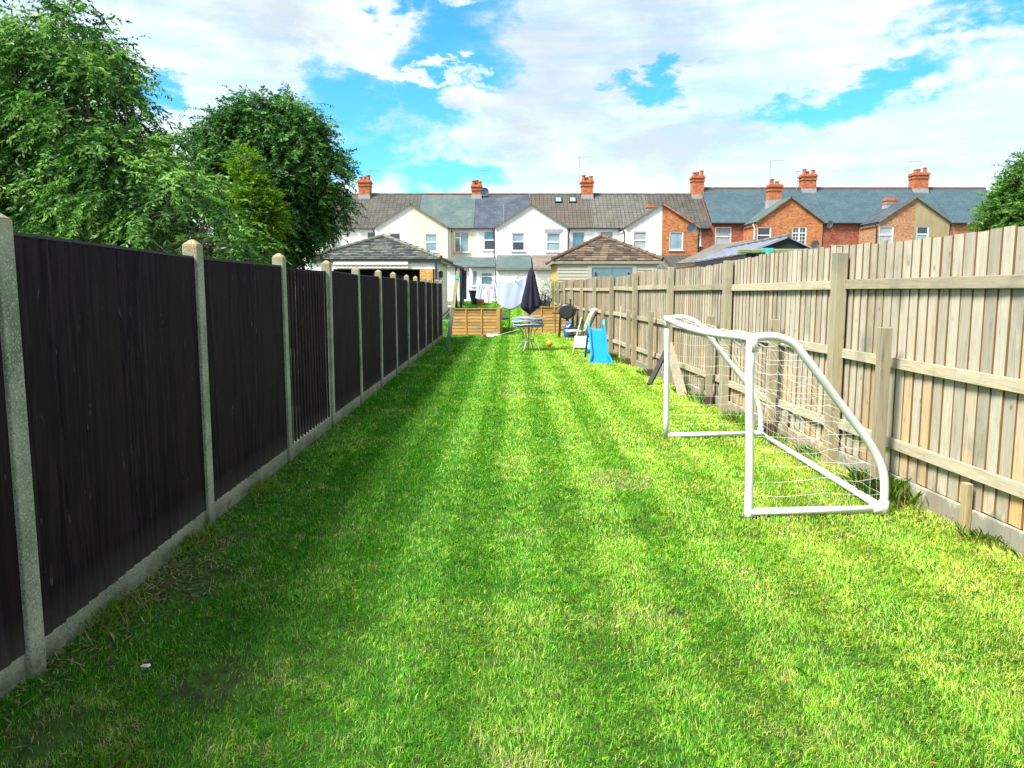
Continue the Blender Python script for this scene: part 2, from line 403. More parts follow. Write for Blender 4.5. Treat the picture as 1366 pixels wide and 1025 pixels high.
def fast_mesh(name, V, F_, cols, mat, parent=None, nper=None):
    """V (n,3); F_ (m,k) equal-size polys; cols (m,3) linear colour per face"""
    me = bpy.data.meshes.new(name); m, k = F_.shape
    me.vertices.add(len(V)); me.vertices.foreach_set('co', V.astype(np.float32).ravel())
    me.loops.add(m*k); me.loops.foreach_set('vertex_index', F_.astype(np.int32).ravel())
    me.polygons.add(m); me.polygons.foreach_set('loop_start', (np.arange(m)*k).astype(np.int32))
    me.polygons.foreach_set('loop_total', np.full(m, k, dtype=np.int32))
    at_ = me.attributes.new('Col', 'FLOAT_COLOR', 'FACE')
    at_.data.foreach_set('color', np.concatenate([cols, np.ones((m,1))], 1).astype(np.float32).ravel())
    me.update(calc_edges=True)
    me.materials.append(mat); o = bpy.data.objects.new(name, me); COL.objects.link(o)
    if parent: o.parent = parent
    return o

# ================================================================== CAMERA, LIGHT, SKY
cam = bpy.data.cameras.new('camera'); co = bpy.data.objects.new('camera', cam); COL.objects.link(co)
cam.sensor_width = 36; cam.lens = 36*F/1366; cam.clip_end = 2000; cam.clip_start = .05
co.location = (0, 0, H0); co.rotation_euler = (R(90) - PIT, 0, 0); scn.camera = co

SUN_EL, SUN_AZ = R(53), R(54)        # sun is behind the camera to the left: angle from -Y towards -X
sd = Vector((-math.sin(SUN_AZ)*math.cos(SUN_EL), -math.cos(SUN_AZ)*math.cos(SUN_EL), math.sin(SUN_EL)))
sl = bpy.data.lights.new('sun', 'SUN'); sl.energy = 4.5; sl.angle = R(17); sl.color = (1, .95, .86)
so = bpy.data.objects.new('sun', sl); COL.objects.link(so); so.location = (-20,-20,30)
so.rotation_euler = sd.to_track_quat('Z', 'Y').to_euler()

w = bpy.data.worlds.new('World'); scn.world = w; w.use_nodes = True; nt = w.node_tree
bg = nt.nodes['Background']; bg.inputs[1].default_value = .1
sky = nt.nodes.new('ShaderNodeTexSky'); sky.sky_type = 'NISHITA'; sky.sun_disc = False
sky.sun_elevation = SUN_EL; sky.sun_rotation = math.atan2(sd.x, sd.y); sky.air_density = 1.0; sky.dust_density = .6; sky.ozone_density = 1.6
tc = nt.nodes.new('ShaderNodeTexCoord'); sx = nt.nodes.new('ShaderNodeSeparateXYZ'); L(nt, tc.outputs['Generated'], sx.inputs[0])
X_, Y_, Z_ = sx.outputs
AZ = mth(nt, 'ARCTAN2', X_, Y_); EL = mth(nt, 'ARCSINE', Z_)
cb = nt.nodes.new('ShaderNodeCombineXYZ'); L(nt, AZ, cb.inputs[0]); L(nt, mth(nt,'MULTIPLY',EL,1.9), cb.inputs[1])
V1 = cb.outputs[0]
nA = nz(nt, V1, 3.4, 9, .58, .35); nB = nz(nt, V1, 9.0, 8, .6, .2)
# lean streaks of high cloud on the right
mpS = nt.nodes.new('ShaderNodeMapping'); L(nt, V1, mpS.inputs[0]); mpS.inputs['Rotation'].default_value = (0,0,R(-14)); mpS.inputs['Scale'].default_value = (1.6,9,1)
nS = nz(nt, mpS.outputs[0], 2.6, 8, .62, .3)
# warp for the edges of the openings
wx = mth(nt,'MULTIPLY', mth(nt,'SUBTRACT', nz(nt, V1, 11, 6, .62), .5), .22)
mw = nt.nodes.new('ShaderNodeMapping'); L(nt, V1, mw.inputs[0]); mw.inputs['Location'].default_value = (5.3,2.1,0)
wy = mth(nt,'MULTIPLY', mth(nt,'SUBTRACT', nz(nt, mw.outputs[0], 11, 6, .62), .5), .13)
AW = mth(nt,'ADD', AZ, wx); EW = mth(nt,'ADD', EL, wy)
def blob(px, py, rx, ry, rot=0, soft=True):
    a0 = math.atan((px-683)/F); e0 = math.atan((388-py)/F)
    da = mth(nt,'SUBTRACT',AW,a0); de = mth(nt,'SUBTRACT',EW,e0)
    c, s = math.cos(R(rot)), math.sin(R(rot))
    p = mth(nt,'MULTIPLY', mth(nt,'ADD', mth(nt,'MULTIPLY',da,c), mth(nt,'MULTIPLY',de,s)), F/rx)
    q = mth(nt,'MULTIPLY', mth(nt,'SUBTRACT', mth(nt,'MULTIPLY',de,c), mth(nt,'MULTIPLY',da,s)), F/ry)
    d = mth(nt,'ADD', mth(nt,'POWER', mth(nt,'ABSOLUTE',p), 2), mth(nt,'POWER', mth(nt,'ABSOLUTE',q), 2))
    return mth(nt,'SUBTRACT', 1, d, clamp=True)
def summ(bl):
    s = bl[0]
    for b_ in bl[1:]: s = mth(nt,'MAXIMUM', s, b_)
    return s
holes = summ([blob(600,85,110,75,35), blob(550,12,150,36,0), blob(580,150,95,50), blob(500,215,95,52,15), blob(600,235,80,30,0), blob(470,160,70,60,0),
              blob(1150,150,150,26,12), blob(1310,66,110,28,10), blob(885,118,36,26,-50), blob(850,138,54,14,0),
              blob(235,158,40,26,0), blob(1700,150,260,60,-5)])
fluff = summ([blob(615,12,55,22,0), blob(480,62,70,48,0), blob(620,150,52,34,0), blob(560,112,110,9,0)])
shade = summ([blob(745,95,140,105,-10), blob(860,60,120,70), blob(800,140,110,50), blob(615,160,60,24), blob(690,180,60,40), blob(120,30,160,40), blob(400,60,110,50), blob(980,190,120,30), blob(860,205,130,34)])
cov = mth(nt,'ADD', mth(nt,'MULTIPLY', mth(nt,'SUBTRACT', nA, .5), 1.1), .62)
cov = mth(nt,'ADD', cov, .10); cov = mth(nt,'SUBTRACT', cov, mth(nt,'MULTIPLY', holes, 1.25))
cov = mth(nt,'ADD', cov, mth(nt,'MULTIPLY', fluff, 1.3))
cov = mth(nt,'ADD', cov, mth(nt,'MULTIPLY', mth(nt,'SUBTRACT', nS, .5), 1.1))
cov = mth(nt,'ADD', cov, mth(nt,'MULTIPLY', mth(nt,'SUBTRACT', nB, .5), .55))
mr = N(nt, 'ShaderNodeMapRange'); mr.interpolation_type = 'SMOOTHSTEP'; L(nt, cov, mr.inputs[0]); mr.inputs[1].default_value = -.42; mr.inputs[2].default_value = 1.05
puff = nz(nt, V1, 6.5, 9, .62, .5)
sh = mth(nt,'ADD', mth(nt,'MULTIPLY', shade, .75), mth(nt,'MULTIPLY', mth(nt,'SUBTRACT', puff, .5), 1.9), clamp=False)
cl = ramp(nt, mth(nt,'ADD', sh, .25, clamp=True), [(0,(4.8,5.1,5.3)), (.5,(4.0,4.5,4.85)), (1,(3.3,3.68,3.85))])
hs = N(nt, 'ShaderNodeHueSaturation', Saturation=1.25, Value=1.0, Hue=.487); L(nt, sky.outputs[0], hs.inputs['Color'])
blu = mixc(nt, 1.0, hs.outputs[0], (.48,1.0,1.35), 'MULTIPLY')
fin = mixc(nt, mr.outputs[0], blu, cl)
L(nt, fin, bg.inputs[0])

scn.view_settings.view_transform = 'Standard'; scn.view_settings.look = 'None'; scn.view_settings.gamma = 1
scn.view_settings.exposure = 1.24; scn.view_settings.use_curve_mapping = False
scn.cycles.max_bounces = 8; scn.cycles.transparent_max_bounces = 8

# ================================================================== GROUND
def left_x(y): return -2.06 - .0125*y + .055*max(0, 1-max(0,y-3.16)/2.1)      # lawn-side face line of the dark fence
def right_x(y): return 3.25 - .04*(y-4)         # board line of the pale fence

def ground():
    ys = [-40,-5] + [i*.5 for i in range(0,120)] + [62,70,90,140,300,900,1800]
    ys = sorted(set(ys)); xs = [-1500,-300,-60,-20] + [-12+i*.75 for i in range(0,40)] + [25,40,70,300,1500]
    V = []; Fc = []
    for y in ys:
        for x in xs:
            b = .012*(noise.noise(Vector((x*.8, y*.8, 0)))) if abs(x) < 12 and y < 60 else 0
            V.append((x, y, G(y) + b - .01))
    n = len(xs)
    for j in range(len(ys)-1):
        for i in range(n-1): Fc.append((j*n+i, j*n+i+1, (j+1)*n+i+1, (j+1)*n+i))
    me = bpy.data.meshes.new('ground'); me.from_pydata(V, [], Fc)
    m, nt, b = newmat('turf_soil'); v = coords(nt)
    n1 = nz(nt, v, 1.2, 8, .6); n2 = nz(nt, v, 14, 8, .7); n3 = nz(nt, v, .45, 5, .6)
    k = ramp(nt, n1, [(.3,(.030,.075,.012)),(.55,(.045,.110,.015)),(.75,(.075,.13,.028))])
    k = mixc(nt, ramp(nt, n2, [(.40,(.8,.8,.8)),(.60,(0,0,0))]), k, (.030,.030,.014))
    sx = nt.nodes.new('ShaderNodeSeparateXYZ'); L(nt, v, sx.inputs[0])
    out = mth(nt,'MAXIMUM', mth(nt,'MULTIPLY', mth(nt,'SUBTRACT', mth(nt,'ABSOLUTE', mth(nt,'SUBTRACT', sx.outputs[0], .5)), 3.1), 3, clamp=True), mth(nt,'MULTIPLY', mth(nt,'SUBTRACT', sx.outputs[1], 45), 1, clamp=True))
    k = mixc(nt, out, k, ramp(nt, n3, [(.4,(.10,.11,.06)),(.6,(.17,.16,.13))]))
    L(nt, k, b.inputs['Base Color']); b.inputs['Roughness'].default_value = .95; b.inputs['Specular IOR Level'].default_value = .1
    bump(nt, b, n2, .8, .03)
    me.materials.append(m); o = bpy.data.objects.new('ground', me); COL.objects.link(o)
    for p in me.polygons: p.use_smooth = True
    tag(o, kind='structure')
ground()

def grass():
    Vs = []; Fs = []; Cs = []; base = 0
    bands = [(1.55,3.2,21000),(3.2,5,13500),(5,8,7200),(8,12,3600),(12,18,2000),(18,30,1050),(30,47,420)]
    for y0, y1, dens in bands:
        xw = 5.7; n = int((y1-y0)*xw*dens)
        y = RNG.uniform(y0, y1, n); x = RNG.uniform(-2.45, 3.3, n)
        if y0 >= 30: x = RNG.uniform(-3.2, 1.9, n)
        # bare soil scuffs: by the left fence and two in the lawn
        patch = fbm(x, y, 31, 1.6)
        bare = np.zeros(n)
        for bx, by, br in ((-1.85,4.25,.42),(-1.25,3.1,.26),(-.52,2.33,.13),(.85,3.8,.07),(-1.9,5.0,.25),(-1.75,2.7,.2),(.25,2.15,.07),(-.1,3.3,.06)):
            bare = np.maximum(bare, 1 - np.hypot(x-bx, (y-by)*.8)/br)
        keep = (x > -2.04-.0125*y) & (x < 3.23-.04*(y-4)) | (y > 30)
        keep &= RNG.random(n) > np.clip(bare*1.6, 0, .88)
        edge = np.minimum(x-(-2.06-.0125*y), (3.25-.04*(y-4))-x)
        if y0 >= 30: edge = np.full(n, 1.0)
        x, y, patch, edge = x[keep], y[keep], patch[keep], edge[keep]; n = len(x)
        z = np.clip((y-30)/18, 0, 1)
        cl1 = fbm(x, y, 3, 5.5, 3); cl2 = fbm(x, y, 9, 1.9, 4); cl3 = fbm(x, y, 17, 14, 2)
        px = y/769.0
        wd = np.maximum(.0019, px*.50) * RNG.uniform(.7, 1.4, n)
        ln = (.016 + .030*cl1**1.5 + .022*(RNG.random(n)**3)) * RNG.uniform(.5, 1.15, n) * (1 + .7*np.exp(-np.maximum(edge,0)/.10)) + px*1.2
        # mown strips lie alternately away from and towards the house
        strip = np.sin((x + .05*y*0)*2*math.pi/.62 + .9)
        strip = np.tanh(strip*3)
        wave = fbm(x, y, 41, 5.5, 3)*2*math.pi*2
        az = wave + RNG.normal(0, 1.5, n)
        lean = np.abs(RNG.normal(.75, .45, n))
        dx = np.cos(az)*np.sin(lean); dy = np.sin(az)*np.sin(lean) + strip*.38
        dz = np.maximum(np.cos(lean), .18)
        nn = np.sqrt(dx*dx+dy*dy+dz*dz); dx, dy, dz = dx/nn, dy/nn, dz/nn
        ta = RNG.uniform(0, math.pi, n); sx_, sy_ = np.cos(ta)*wd/2, np.sin(ta)*wd/2
        p0 = np.stack([x, y, z-.006], 1)
        mid = p0 + np.stack([dx*.35, dy*.35, dz*.75+.2], 1)*(ln*.55)[:,None]
        tip = mid + np.stack([dx*1.1, dy*1.1, dz*.40], 1)*(ln*.6)[:,None]
        s = np.stack([sx_, sy_, np.zeros(n)], 1)
        if y0 < 8:
            V = np.stack([p0-s, p0+s, mid+s*.8, tip, mid-s*.8], 1).reshape(-1,3)   # one five-sided blade
            Fi = (np.arange(n)*5)[:,None] + np.array([[0,1,2,3,4]])
        else:
            V = np.stack([p0-s, p0+s, mid+s*.9, tip, mid-s*.9], 1).reshape(-1,3)
            Fi = (np.arange(n)*5)[:,None] + np.array([[0,1,2,3,4]])
        # natural blade colours; the yellower, brighter right side is partly painted light
        dark = np.array([.030,.170,.010]); green = np.array([.095,.330,.020]); lime = np.array([.40,.55,.085]); straw = np.array([.50,.48,.22])
        t = np.clip(.52 + (cl2-.5)*.55 + (x-.1)*.18 + RNG.normal(0,.30,n) + strip*.09*np.clip((y-1)/7,0,1)*np.clip(1.5-np.abs(x+.3)*.55,0,1) + (cl3-.5)*.5, 0, 1)  # strip term paints the sheen of the leaning mown strips into the colour
        c = np.where((t<.5)[:,None], dark+(green-dark)*(t*2)[:,None], green+(lime-green)*((t-.5)*2)[:,None])
        dry = RNG.random(n) < np.clip(.11 + 1.3*(cl2-.56) + .9*(cl3-.62) + .22*np.exp(-np.maximum(edge,0)/.18) + .9*(patch-.68), .025, .5)
        dry |= (np.hypot(x-.95, (y-6.6)*.7) < .28) & (RNG.random(n) < .35)
        c = np.where(dry[:,None], straw*RNG.uniform(.55,1.1,(n,1)), c)
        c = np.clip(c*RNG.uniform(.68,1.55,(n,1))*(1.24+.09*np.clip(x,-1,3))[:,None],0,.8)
        Vs.append(V); Fs.append(Fi+base); Cs.append(c); base += len(V)
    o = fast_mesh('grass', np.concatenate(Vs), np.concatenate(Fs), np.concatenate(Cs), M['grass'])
    tag(o, 'short mown bright green grass covering the long lawn', 'grass', kind='stuff')
grass()

def litter():
    n = 3200; k = n//2
    y = np.concatenate([RNG.uniform(2,9,k), RNG.uniform(3.5,12,n-k)])
    x = np.concatenate([-2.06-.0125*y[:k] + np.abs(RNG.normal(0,.16,k))+.03, 3.25-.04*(y[k:]-4) - np.abs(RNG.normal(0,.13,n-k)) - .03])
    # cut heap beside the second panel
    h = 500; x[:h] = RNG.normal(-1.9,.14,h); y[:h] = RNG.normal(4.3,.5,h); x[:h] = np.maximum(x[:h], -2.08)
    a = RNG.uniform(0, 2*math.pi, n); l = RNG.uniform(.01,.045,n); w_ = RNG.uniform(.0015,.005,n)
    d = np.stack([np.cos(a), np.sin(a), RNG.uniform(-.1,.5,n)],1)*l[:,None]; s = np.stack([-np.sin(a), np.cos(a), RNG.uniform(-.3,.3,n)],1)*w_[:,None]
    p = np.stack([x, y, RNG.uniform(.012,.04,n)],1)
    V = np.stack([p-d, p+s, p+d, p-s],1).reshape(-1,3); Fi = (np.arange(n)*4)[:,None]+np.arange(4)[None]
    c = np.array([.34,.27,.14])*RNG.uniform(.35,1.15,(n,1))
    # fallen leaves scattered thinly over the lawn
    m = 90; y2 = RNG.uniform(2.1,9,m); x2 = RNG.uniform(-1.9,2.6,m); a2 = RNG.uniform(0,6.28,m); l2 = RNG.uniform(.008,.020,m)
    d2 = np.stack([np.cos(a2),np.sin(a2),RNG.uniform(-.2,.3,m)],1)*l2[:,None]; s2 = np.stack([-np.sin(a2),np.cos(a2),RNG.uniform(-.3,.3,m)],1)*(l2*.5)[:,None]
    p2 = np.stack([x2,y2,np.full(m,.048)],1); V2 = np.stack([p2-d2,p2+s2,p2+d2,p2-s2],1).reshape(-1,3)
    c2 = np.array([.50,.24,.07])*RNG.uniform(.5,1.2,(m,1)); F2 = (np.arange(m)*4)[:,None]+np.arange(4)[None]+len(V)
    o = fast_mesh('plant_litter', np.concatenate([V,V2]), np.concatenate([Fi,F2]), np.concatenate([c,c2]), M['grass'])
    tag(o, 'dry clippings and fallen leaves scattered along the fence bases', 'litter', kind='stuff')
litter()

def weeds():
    """tall tufts at the foot of the fences"""
    spots = [(3.02,5.95,.20,260),(2.98,6.15,.24,200),(2.86,9.6,.18,160),(2.84,11.2,.2,160),(2.8,12.4,.2,150),(2.55,17.5,.2,90),(-2.1,4.9,.10,200),(-2.08,6.3,.09,120),
             (3.0,7.6,.12,150),(2.95,8.4,.14,130),(2.5,19.0,.18,80),(-1.35,2.35,.09,160),(-2.0,3.7,.10,160),(3.12,4.9,.10,150),(2.66,15,.16,90)]
    P = []; C = []
    for x, y, h, n in spots:
        for i in range(n):
            px_, py_ = x+random.gauss(0,.07), y+random.gauss(0,.12)
            a = random.uniform(0,6.28); l = h*random.uniform(.4,1.1); le = random.uniform(.15,.8); w_ = max(.0022, y*.0006)
            d = Vector((math.cos(a)*le, math.sin(a)*le, 1)).normalized(); s = Vector((-math.sin(a), math.cos(a), 0))*w_
            p = Vector((px_,py_,0)); m_ = p+d*l*.6; t_ = m_+Vector((d.x*1.4,d.y*1.4,d.z*.5))*l*.5
            P += [p-s, p+s, m_+s*.8, t_, m_-s*.8]
            C.append([random.uniform(.10,.26), random.uniform(.28,.44), .03] if random.random() < .75 else [.32,.28,.12])
    V = np.array([tuple(p) for p in P]); n = len(C)
    o = fast_mesh('weeds', V, (np.arange(n)*5)[:,None]+np.arange(5)[None], np.array(C), M['grass'])
    tag(o, 'taller tufts of weeds growing at the foot of both fences', 'weeds', kind='stuff')
weeds()
m = MB(); m.hexa([(-1.62,3.18,.022),(-1.585,3.175,.022),(-1.58,3.192,.022),(-1.615,3.198,.022),(-1.62,3.18,.026),(-1.587,3.178,.034),(-1.582,3.192,.032),(-1.615,3.196,.026)])
tag(m.build('paper_scrap', M['white_paint'], loc=(-1.6,3.18,.035)), 'tiny white scrap of paper on the grass near the nearest concrete post', 'litter')

# ================================================================== LEFT DARK FENCE
def left_fence():
    root = empty('panel_fence', (-2.1, 14, 0), 0, 'long dark stained panel fence with concrete posts on the left of the lawn', 'fence')
    ys = [1.25, 3.16, 5.31, 7.38] + [7.38+1.93*i for i in range(1, 11)]   # last ~26.7
    tops = []
    for i, y in enumerate(ys):
        x = left_x(y); h = 1.912 + .008*math.sin(i*2.1)
        lean = .012*math.sin(i*3.3)
        m = MB(); w_ = .052
        hh = h + (.02 if i == 1 else .055)
        zb = -.1
        m.hexa([(x-2*w_+.0,y-w_,zb),(x,y-w_,zb),(x,y+w_,zb),(x-2*w_,y+w_,zb),(x-2*w_+lean,y-w_,hh),(x+lean,y-w_,hh),(x+lean,y+w_,hh),(x-2*w_+lean,y+w_,hh)])
        a = .012; c = (x-w_+lean, y)
        P = [(x-2*w_+lean,y-w_,hh),(x+lean,y-w_,hh),(x+lean,y+w_,hh),(x-2*w_+lean,y+w_,hh)]
        T = [(c[0]-a,c[1]-a,hh+.035),(c[0]+a,c[1]-a,hh+.035),(c[0]+a,c[1]+a,hh+.035),(c[0]-a,c[1]+a,hh+.035)]
        m.hexa(P+T)
        m.build('concrete_post', M['concrete'], root, bevel=.007)
        tops.append(h)
    for i in range(len(ys)-1):
        y0, y1 = ys[i]+.053, ys[i+1]-.053; h0 = tops[i]-.04; h1 = tops[i+1]-.04
        zb = .13 if i > 1 else .12
        m = MB(); y = y0; k = 0
        slatted = (i == 3)
        wv = .062 if slatted else .102
        nb = int(round((y1-y0)/wv)); wv = (y1-y0)/nb
        for k in range(nb):
            a, b_ = y0+k*wv, y0+(k+1)*wv
            t = (a-y0)/(y1-y0); h = h0+(h1-h0)*t + random.uniform(-.003,.003)
            x = left_x(a) - .040
            if slatted:
                dx = -.018 if k % 2 else .0
                m.box(x-.016+dx, a-.004+(.008 if not k%2 else 0), zb, x+dx, b_-.010, h, random.random()*.8)
            else:
                j = random.uniform(-.002,.005)
                m.hexa([(x-.018,a,zb),(x-.006+j,a,zb),(x+.012+j,b_+.004,zb),(x-.012,b_+.004,zb),
                        (x-.018,a,h),(x-.006+j,a,h),(x+.012+j,b_+.004,h),(x-.012,b_+.004,h)], random.random())
        m.build('fence_panel', M['dark_wood'], root)
        if not slatted:
            c = MB(); xa, xb = left_x(y0)-.045, left_x(y1)-.045
            c.hexa([(xa-.03,y0,h0+.001),(xa+.018,y0,h0+.001),(xb+.018,y1,h1+.001),(xb-.03,y1,h1+.001),(xa-.03,y0,h0+.016),(xa+.018,y0,h0+.016),(xb+.018,y1,h1+.016),(xb-.03,y1,h1+.016)])
            c.build('capping_strip', M['dark_timber'], root)
        g = MB(); xa, xb = left_x(y0)-.028, left_x(y1)-.028
        g.hexa([(xa-.04,y0,-.15),(xa,y0,-.15),(xb,y1,-.15),(xb-.04,y1,-.15),(xa-.04,y0,zb-.004),(xa,y0,zb-.004),(xb,y1,zb-.004),(xb-.04,y1,zb-.004)])
        g.build('gravel_board', M['concrete'], root, bevel=.004)
left_fence()

# ================================================================== RIGHT PALE FENCE
def right_fence():
    root = empty('closeboard_fence', (2.9, 14, 0), 0, 'tall weathered pale timber fence of overlapping vertical boards on the right of the lawn', 'fence')
    ys = [1.2, 4.05, 7.2, 10.45, 13.6, 16.7, 19.7, 22.7, 25.6, 28.4, 31.0, 33.5, 35.8]
    def zt(y): return 2.055 + .035*max(0,1-max(0,y-4.5)/3) + .03*math.sin(y*.9) - .03*min(max((y-9)/6,0),1) + .02*max(0,(y-20)/15)
    ph = {1:0, 2:-.03, 3:.02, 4:.03, 5:-.02}
    for i, y in enumerate(ys):
        x = right_x(y); h = 2.03 + ph.get(i, 0); big = .125
        m = MB(); xl, xr = x-.05-big+.035, x-.035
        m.hexa([(xl,y-.06,-.1),(xr,y-.06,-.1),(xr,y+.06,-.1),(xl,y+.06,-.1),(xl,y-.06,h),(xr,y-.06,h-.006),(xr,y+.06,h),(xl,y+.06,h)], random.random())
        m.build('post', M['post'], root, bevel=.006)
    for i in range(len(ys)-1):
        y0, y1 = ys[i], ys[i+1]
        m = MB(); n = int(round((y1-y0)/.132)); wv = (y1-y0)/n
        for k in range(n):
            a, b_ = y0+k*wv, y0+(k+1)*wv
            h = zt((a+b_)/2) + random.uniform(-.009,.009)*(1 if random.random()<.85 else 2.2)
            xa, xb = right_x(a), right_x(b_); zb = .155 + random.uniform(-.006,.004)
            t1, t2 = random.uniform(-.003,.005), random.uniform(0,.004)
            # feather edge: thick edge overlaps the thin edge of its neighbour
            m.hexa([(xa-.015-t1,a-.006,zb),(xa-.001,a-.006,zb),(xb,b_-.012,zb),(xb-.005-t2,b_-.012,zb),
                    (xa-.015-t1,a-.006,h),(xa-.001,a-.006,h),(xb,b_-.012,h),(xb-.005-t2,b_-.012,h)], random.random())
            m.box(xa+.002,b_-.03,zb,xa+.006,b_+.01,h-.012,.1)
        m.build('board_panel', M['board'], root)
        for z in (1.70, 1.065, .40):
            r_ = MB(); za, zb2 = z+random.uniform(-.02,.02), z+random.uniform(-.02,.02)
            xa, xb = right_x(y0)-.020, right_x(y1)-.020
            a, b_ = y0+.061, y1-.061; hz = .043; dp = .036
            r_.hexa([(xa-dp,a,za-hz),(xa,a,za-hz),(xb,b_,zb2-hz),(xb-dp,b_,zb2-hz),(xa-dp+.008,a,za+hz),(xa,a,za+hz),(xb,b_,zb2+hz),(xb-dp+.008,b_,zb2+hz)], random.random())
            r_.build('rail', M['rail'], root, bevel=.004)
        g = MB(); xa, xb = right_x(y0)-.022, right_x(y1)-.022
        g.hexa([(xa-.02,y0+.061,-.1),(xa+.012,y0+.061,-.1),(xb+.012,y1-.061,-.1),(xb-.02,y1-.061,-.1),(xa-.02,y0+.061,.150),(xa+.012,y0+.061,.150),(xb+.012,y1-.061,.150),(xb-.02,y1-.061,.150)], random.random())
        g.build('gravel_board', M['board'], root, bevel=.004)
        if y1 < 24:
            yy = (y0+y1)/2 - .45; x = right_x(yy)-.0435
            s_ = MB(); s_.box(x-.045, yy-.035, -.1, x, yy+.035, .335, random.random()); s_.build('stub_stake', M['post'], root, bevel=.004)
    # shorter repair posts with metal shoes
    for (x, y, h) in ((2.965,6.12,1.36),(2.93,8.62,1.33),(2.83,10.98,1.29),(2.655,14.74,1.25),(2.585,17.1,1.22),(2.45,20.9,1.25),(2.33,24.2,1.2)):
        m = MB(); q = .042; m.box(x-q, y-q, .15, x+q, y+q, h, random.random()); p = m.build('repair_post', M['pale_post'], root, bevel=.005)
        s_ = MB(); s_.box(x-q-.006, y-q-.006, -.05, x+q+.006, y+q+.006, .149); s_.bar((x-q-.012,y-.03,.1),(x-q-.012,y+.03,.1),.03,.02); s_.build('post_shoe', M['brown_rust'], p)
right_fence()

def leaning_bits():
    m = MB(); m.bar((2.40,13.35,.02),(2.78,13.75,.62),.09,.04,col=.9); o = m.build('timber_brace', M['dark_timber'], bevel=.004, loc=(2.4,13.35,.02))
    tag(o, 'dark timber brace leaning up against the pale fence behind the far goal post', 'timber')
    m = MB(); m.bar((2.70,12.05,.0),(2.56,12.62,.80),.15,.028,up=(0,1,0),col=.2); o = m.build('timber_plank', M['pale_post'], bevel=.003, loc=(2.66,12.0,0))
    tag(o, 'pale broad plank propped at a slant against the fence inside the goal', 'plank')
    # mossy leaning post near the end of the dark fence
    root = empty('leaning_post', (-1.763,20.75,0), 0, 'grey green timber post leaning beside the far end of the dark fence', 'post')
    a = Vector((-1.763,20.75,-.02)); b = Vector((at(611,366,21.0)[0],21.0,at(611,362,21.0)[1]))
    m = MB(); m.bar(a, a+(b-a)*.55, .10, .07, col=.1); m.build('post_foot', plain('shaded_timber', (.13,.17,.15), .9, (.08,.11,.10), 8), root)  # shade on the lower post painted into its colour
    m = MB(); m.bar(a+(b-a)*.55, b, .098, .068, col=.9); m.build('post_top', plain('sunlit_lichen_timber', (.36,.33,.16), .9, (.25,.24,.13), 8), root)  # sun on the upper post painted in along with the yellow lichen
    m = MB(); m.bar(a+(b-a)*.90, a+(b-a)*.95, .115, .085); m.build('post_collar', M['tealpipe'], root)
    m = MB(); m.tube([(2.56,18.3,.0),(2.60,18.45,1.28)], .014, 6); o = m.build('garden_cane', M['cream_frame'], loc=(2.56,18.3,0))
    tag(o, 'thin pale upright cane resting on the fence behind the blue slide', 'cane')
leaning_bits()

# ================================================================== GOAL
def catmull(P, n=6):
    P = [Vector(p) for p in P]; out = []
    Q = [P[0]*2-P[1]] + P + [P[-1]*2-P[-2]]
    for i in range(1, len(Q)-2):
        for k in range(n):
            t = k/n; a, b, c, d = Q[i-1], Q[i], Q[i+1], Q[i+2]
            out.append(.5*((2*b)+(c-a)*t+(2*a-5*b+4*c-d)*t*t+(3*b-a-3*c+d)*t**3))
    out.append(P[-1]); return out

